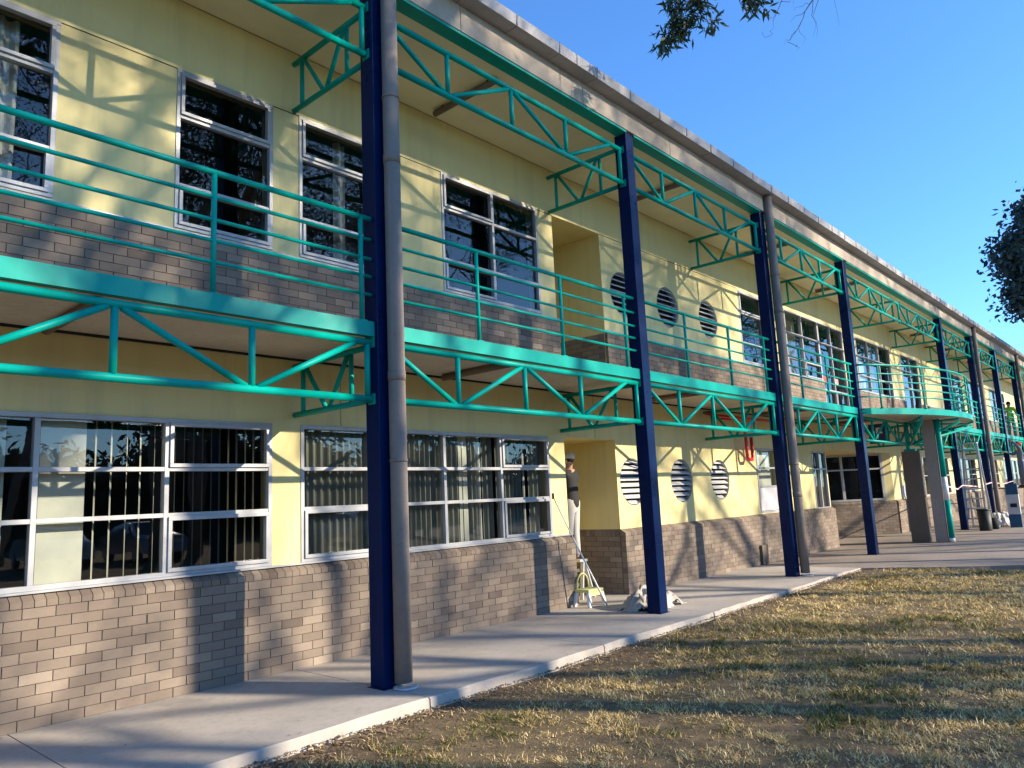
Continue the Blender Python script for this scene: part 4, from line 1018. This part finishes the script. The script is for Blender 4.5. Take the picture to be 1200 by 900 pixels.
# ------------------------------------------------------------------ parked cars that show as glints in the ground floor glass
def car(loc, rz, paint, label):
    P = empty('parked_car', (0,0,0)); m = MB()
    prof = [(-2.15,.35),(-2.18,.62),(-2.05,.92),(-1.5,.98),(-1.05,1.38),(-.3,1.46),(.45,1.42),(1.05,1.02),(1.85,.90),(2.12,.70),(2.15,.36)]
    ys = [-.88,-.80,-.45,0,.45,.80,.88]; sc = [(.96,0),(1,1),(1,1.01),(1,1.02),(1,1.01),(1,1),(.96,0)]
    n = len(prof); base = len(m.v)
    for y, (a, b) in zip(ys, sc):
        for (x, z) in prof:
            yy = y*(1-.22*max(0, z-.95)/.5) if abs(y) > .7 else y
            zz = z if b else min(z, .93)*1.0 if abs(y) > .85 and z < .95 else z-.03
            m.v.append((x*a, yy, zz))
    for i in range(len(ys)-1):
        for k in range(n-1):
            a = base+i*n+k; m.f.append((a, a+1, a+n+1, a+n)); m.a.append(0); m.smooth.append(True)
    m.f.append(tuple(base+k for k in range(n))); m.a.append(0); m.smooth.append(False); m.f.append(tuple(base+(len(ys)-1)*n+k for k in reversed(range(n)))); m.a.append(0); m.smooth.append(False)
    m.build('body', M[paint], P)
    g = MB()
    for s_ in (-1,1):
        q = [(-1.35,.90*s_,1.0),(-1.0,.80*s_,1.33),(.35,.80*s_,1.36),(.95,.90*s_,1.02)]; g.face(q if s_ > 0 else q[::-1])
    g.face([(1.12,-.7,1.03),(1.12,.7,1.03),(.52,.6,1.43),(.52,-.6,1.43)]); g.face([(-1.56,-.7,1.0),(-1.12,-.6,1.38),(-1.12,.6,1.38),(-1.56,.7,1.0)])
    g.build('windscreen', M['card'], P)
    for wx in (-1.32,1.35):
        for s_ in (-1,1):
            t_ = MB(); t_.lathe((wx,.80*s_,.31), [(.0,-.09),(.28,-.09),(.31,-.05),(.31,.09),(.28,.11),(.2,.11),(.0,.10)], 20, axis='y'); w_ = t_.build('wheel', M['tyre'], P)
            t_ = MB(); t_.lathe((wx,.80*s_,.31), [(.0,.13 if s_ > 0 else -.13),(.18,.12 if s_ > 0 else -.12)], 16, axis='y'); t_.build('rim', M['lou'], w_)
    for s_ in (-1,1):
        t_ = MB(); t_.box(2.08,2.16,.5*s_-.17,.5*s_+.17,.62,.76); t_.build('headlight', M['white'], P, .01)
    P.location = loc; P.rotation_euler = (0,0,rz); tag(P, label, 'car', 'parked cars mirrored in the ground floor windows')
car((9.2,-16.2,-.1), R(95), 'carw', 'white parked car mirrored in the leftmost ground floor window')
car((12.4,-16.4,-.1), R(92), 'carg', 'silver parked car next to the white one, mirrored in the windows')
car((22.5,-16.3,-.1), R(88), 'carw', 'white parked car further along, mirrored beside the first downpipe')

# ------------------------------------------------------------------ workers and gear at the far end
sc_ = empty('trestle_platform', (35.6,5.2,0)); tag(sc_, 'brown plank platform on trestles that the painter in the red cap stands on', 'platform')
m = MB(); m.box(35.35,35.85,4.35,6.25,1.11,1.16); m.build('plank', M['wood'], sc_, .005)
for y in (4.6,6.0):
    for dx in (-.32,.32):
        m = MB(); m.tube([(35.6+dx,y,0),(35.6+dx*.3,y,1.10)], .022, 8); m.build('trestle_leg', M['steel'], sc_)
    m = MB(); m.tube([(35.4,y,.5),(35.8,y,.5)], .015, 8); m.build('cross_bar', M['steel'], sc_)
person((35.6,5.0,1.165), R(115), 'painter in red cap and grey blue clothes standing on a plank at the far right', 'denim', 'denim', True,
       (((.12,.08,.20),(.18,-.05,.22)), ((.16,.04,-.12),(.22,0,.10))), cap_mat='redcloth', long_sleeve=True)
person((41.2,5.95,3.30), R(200), 'worker in lime green shirt behind the balcony railing at the far right', 'lime', 'denim', True,
       (((.05,.08,-.27),(.14,0,-.18)), ((.14,.05,-.2),(.2,-.05,.05))))
bd = empty('upright_board', (28.5,4.36,0)); tag(bd, 'narrow upright board with blue ends and grey middle on the far paving', 'board')
for z0, z1, mt, nm in ((0,.40,'blue','blue_end'),(.401,1.02,'panel','grey_middle'),(1.021,1.36,'blue','blue_end')):
    m = MB(); m.box(28.45,28.56,4.20,4.53,z0,z1); m.build(nm, M[mt], bd, .006)
m = MB(); m.box(28.435,28.449,4.27,4.45,.62,.74); m.build('handle', M['black'], bd)
m = MB()
pts = [(22.13,4.79,1.42),(24.8,5.1,1.30),(27.38,5.48,1.38),(29.7,5.5,1.30),(32.0,5.48,1.40),(34.4,5.48,1.32),(36.6,5.48,1.40)]
for k in range(len(pts)-1):
    a, b = pts[k], pts[k+1]; m.face([(a[0],a[1],a[2]-.018),(b[0],b[1],b[2]-.018),(b[0],b[1]+.003,b[2]+.018),(a[0],a[1]+.003,a[2]+.018)])
tp = NT('barrier_tape'); wv = tp.add('ShaderNodeTexWave', bands_direction='X'); wv.inputs['Scale'].default_value = 1.6; tp.l(tp.geo(), wv.inputs['Vector'])
tp.base(tp.ramp(wv.outputs['Fac'], [(.48, (.7,.7,.7)), (.52, (.6,.05,.04))])); tp.set(.5)
tag(m.build('barrier_tape', tp.m), 'red and white barrier tape strung between the far columns', 'tape')
m = MB(); m.lathe((27.7,4.85,-.004), [(0,0),(.14,0),(.16,.34),(.15,.34),(.13,.02),(0,.02)], 24); tag(m.build('bucket', M['black']), 'black bucket between the dark bin and the far ladder', 'bucket')

# ------------------------------------------------------------------ done
S.render.engine = 'CYCLES'
S.render.resolution_x = 1024; S.render.resolution_y = 768
S.cycles.max_bounces = 8; S.cycles.transparent_max_bounces = 12
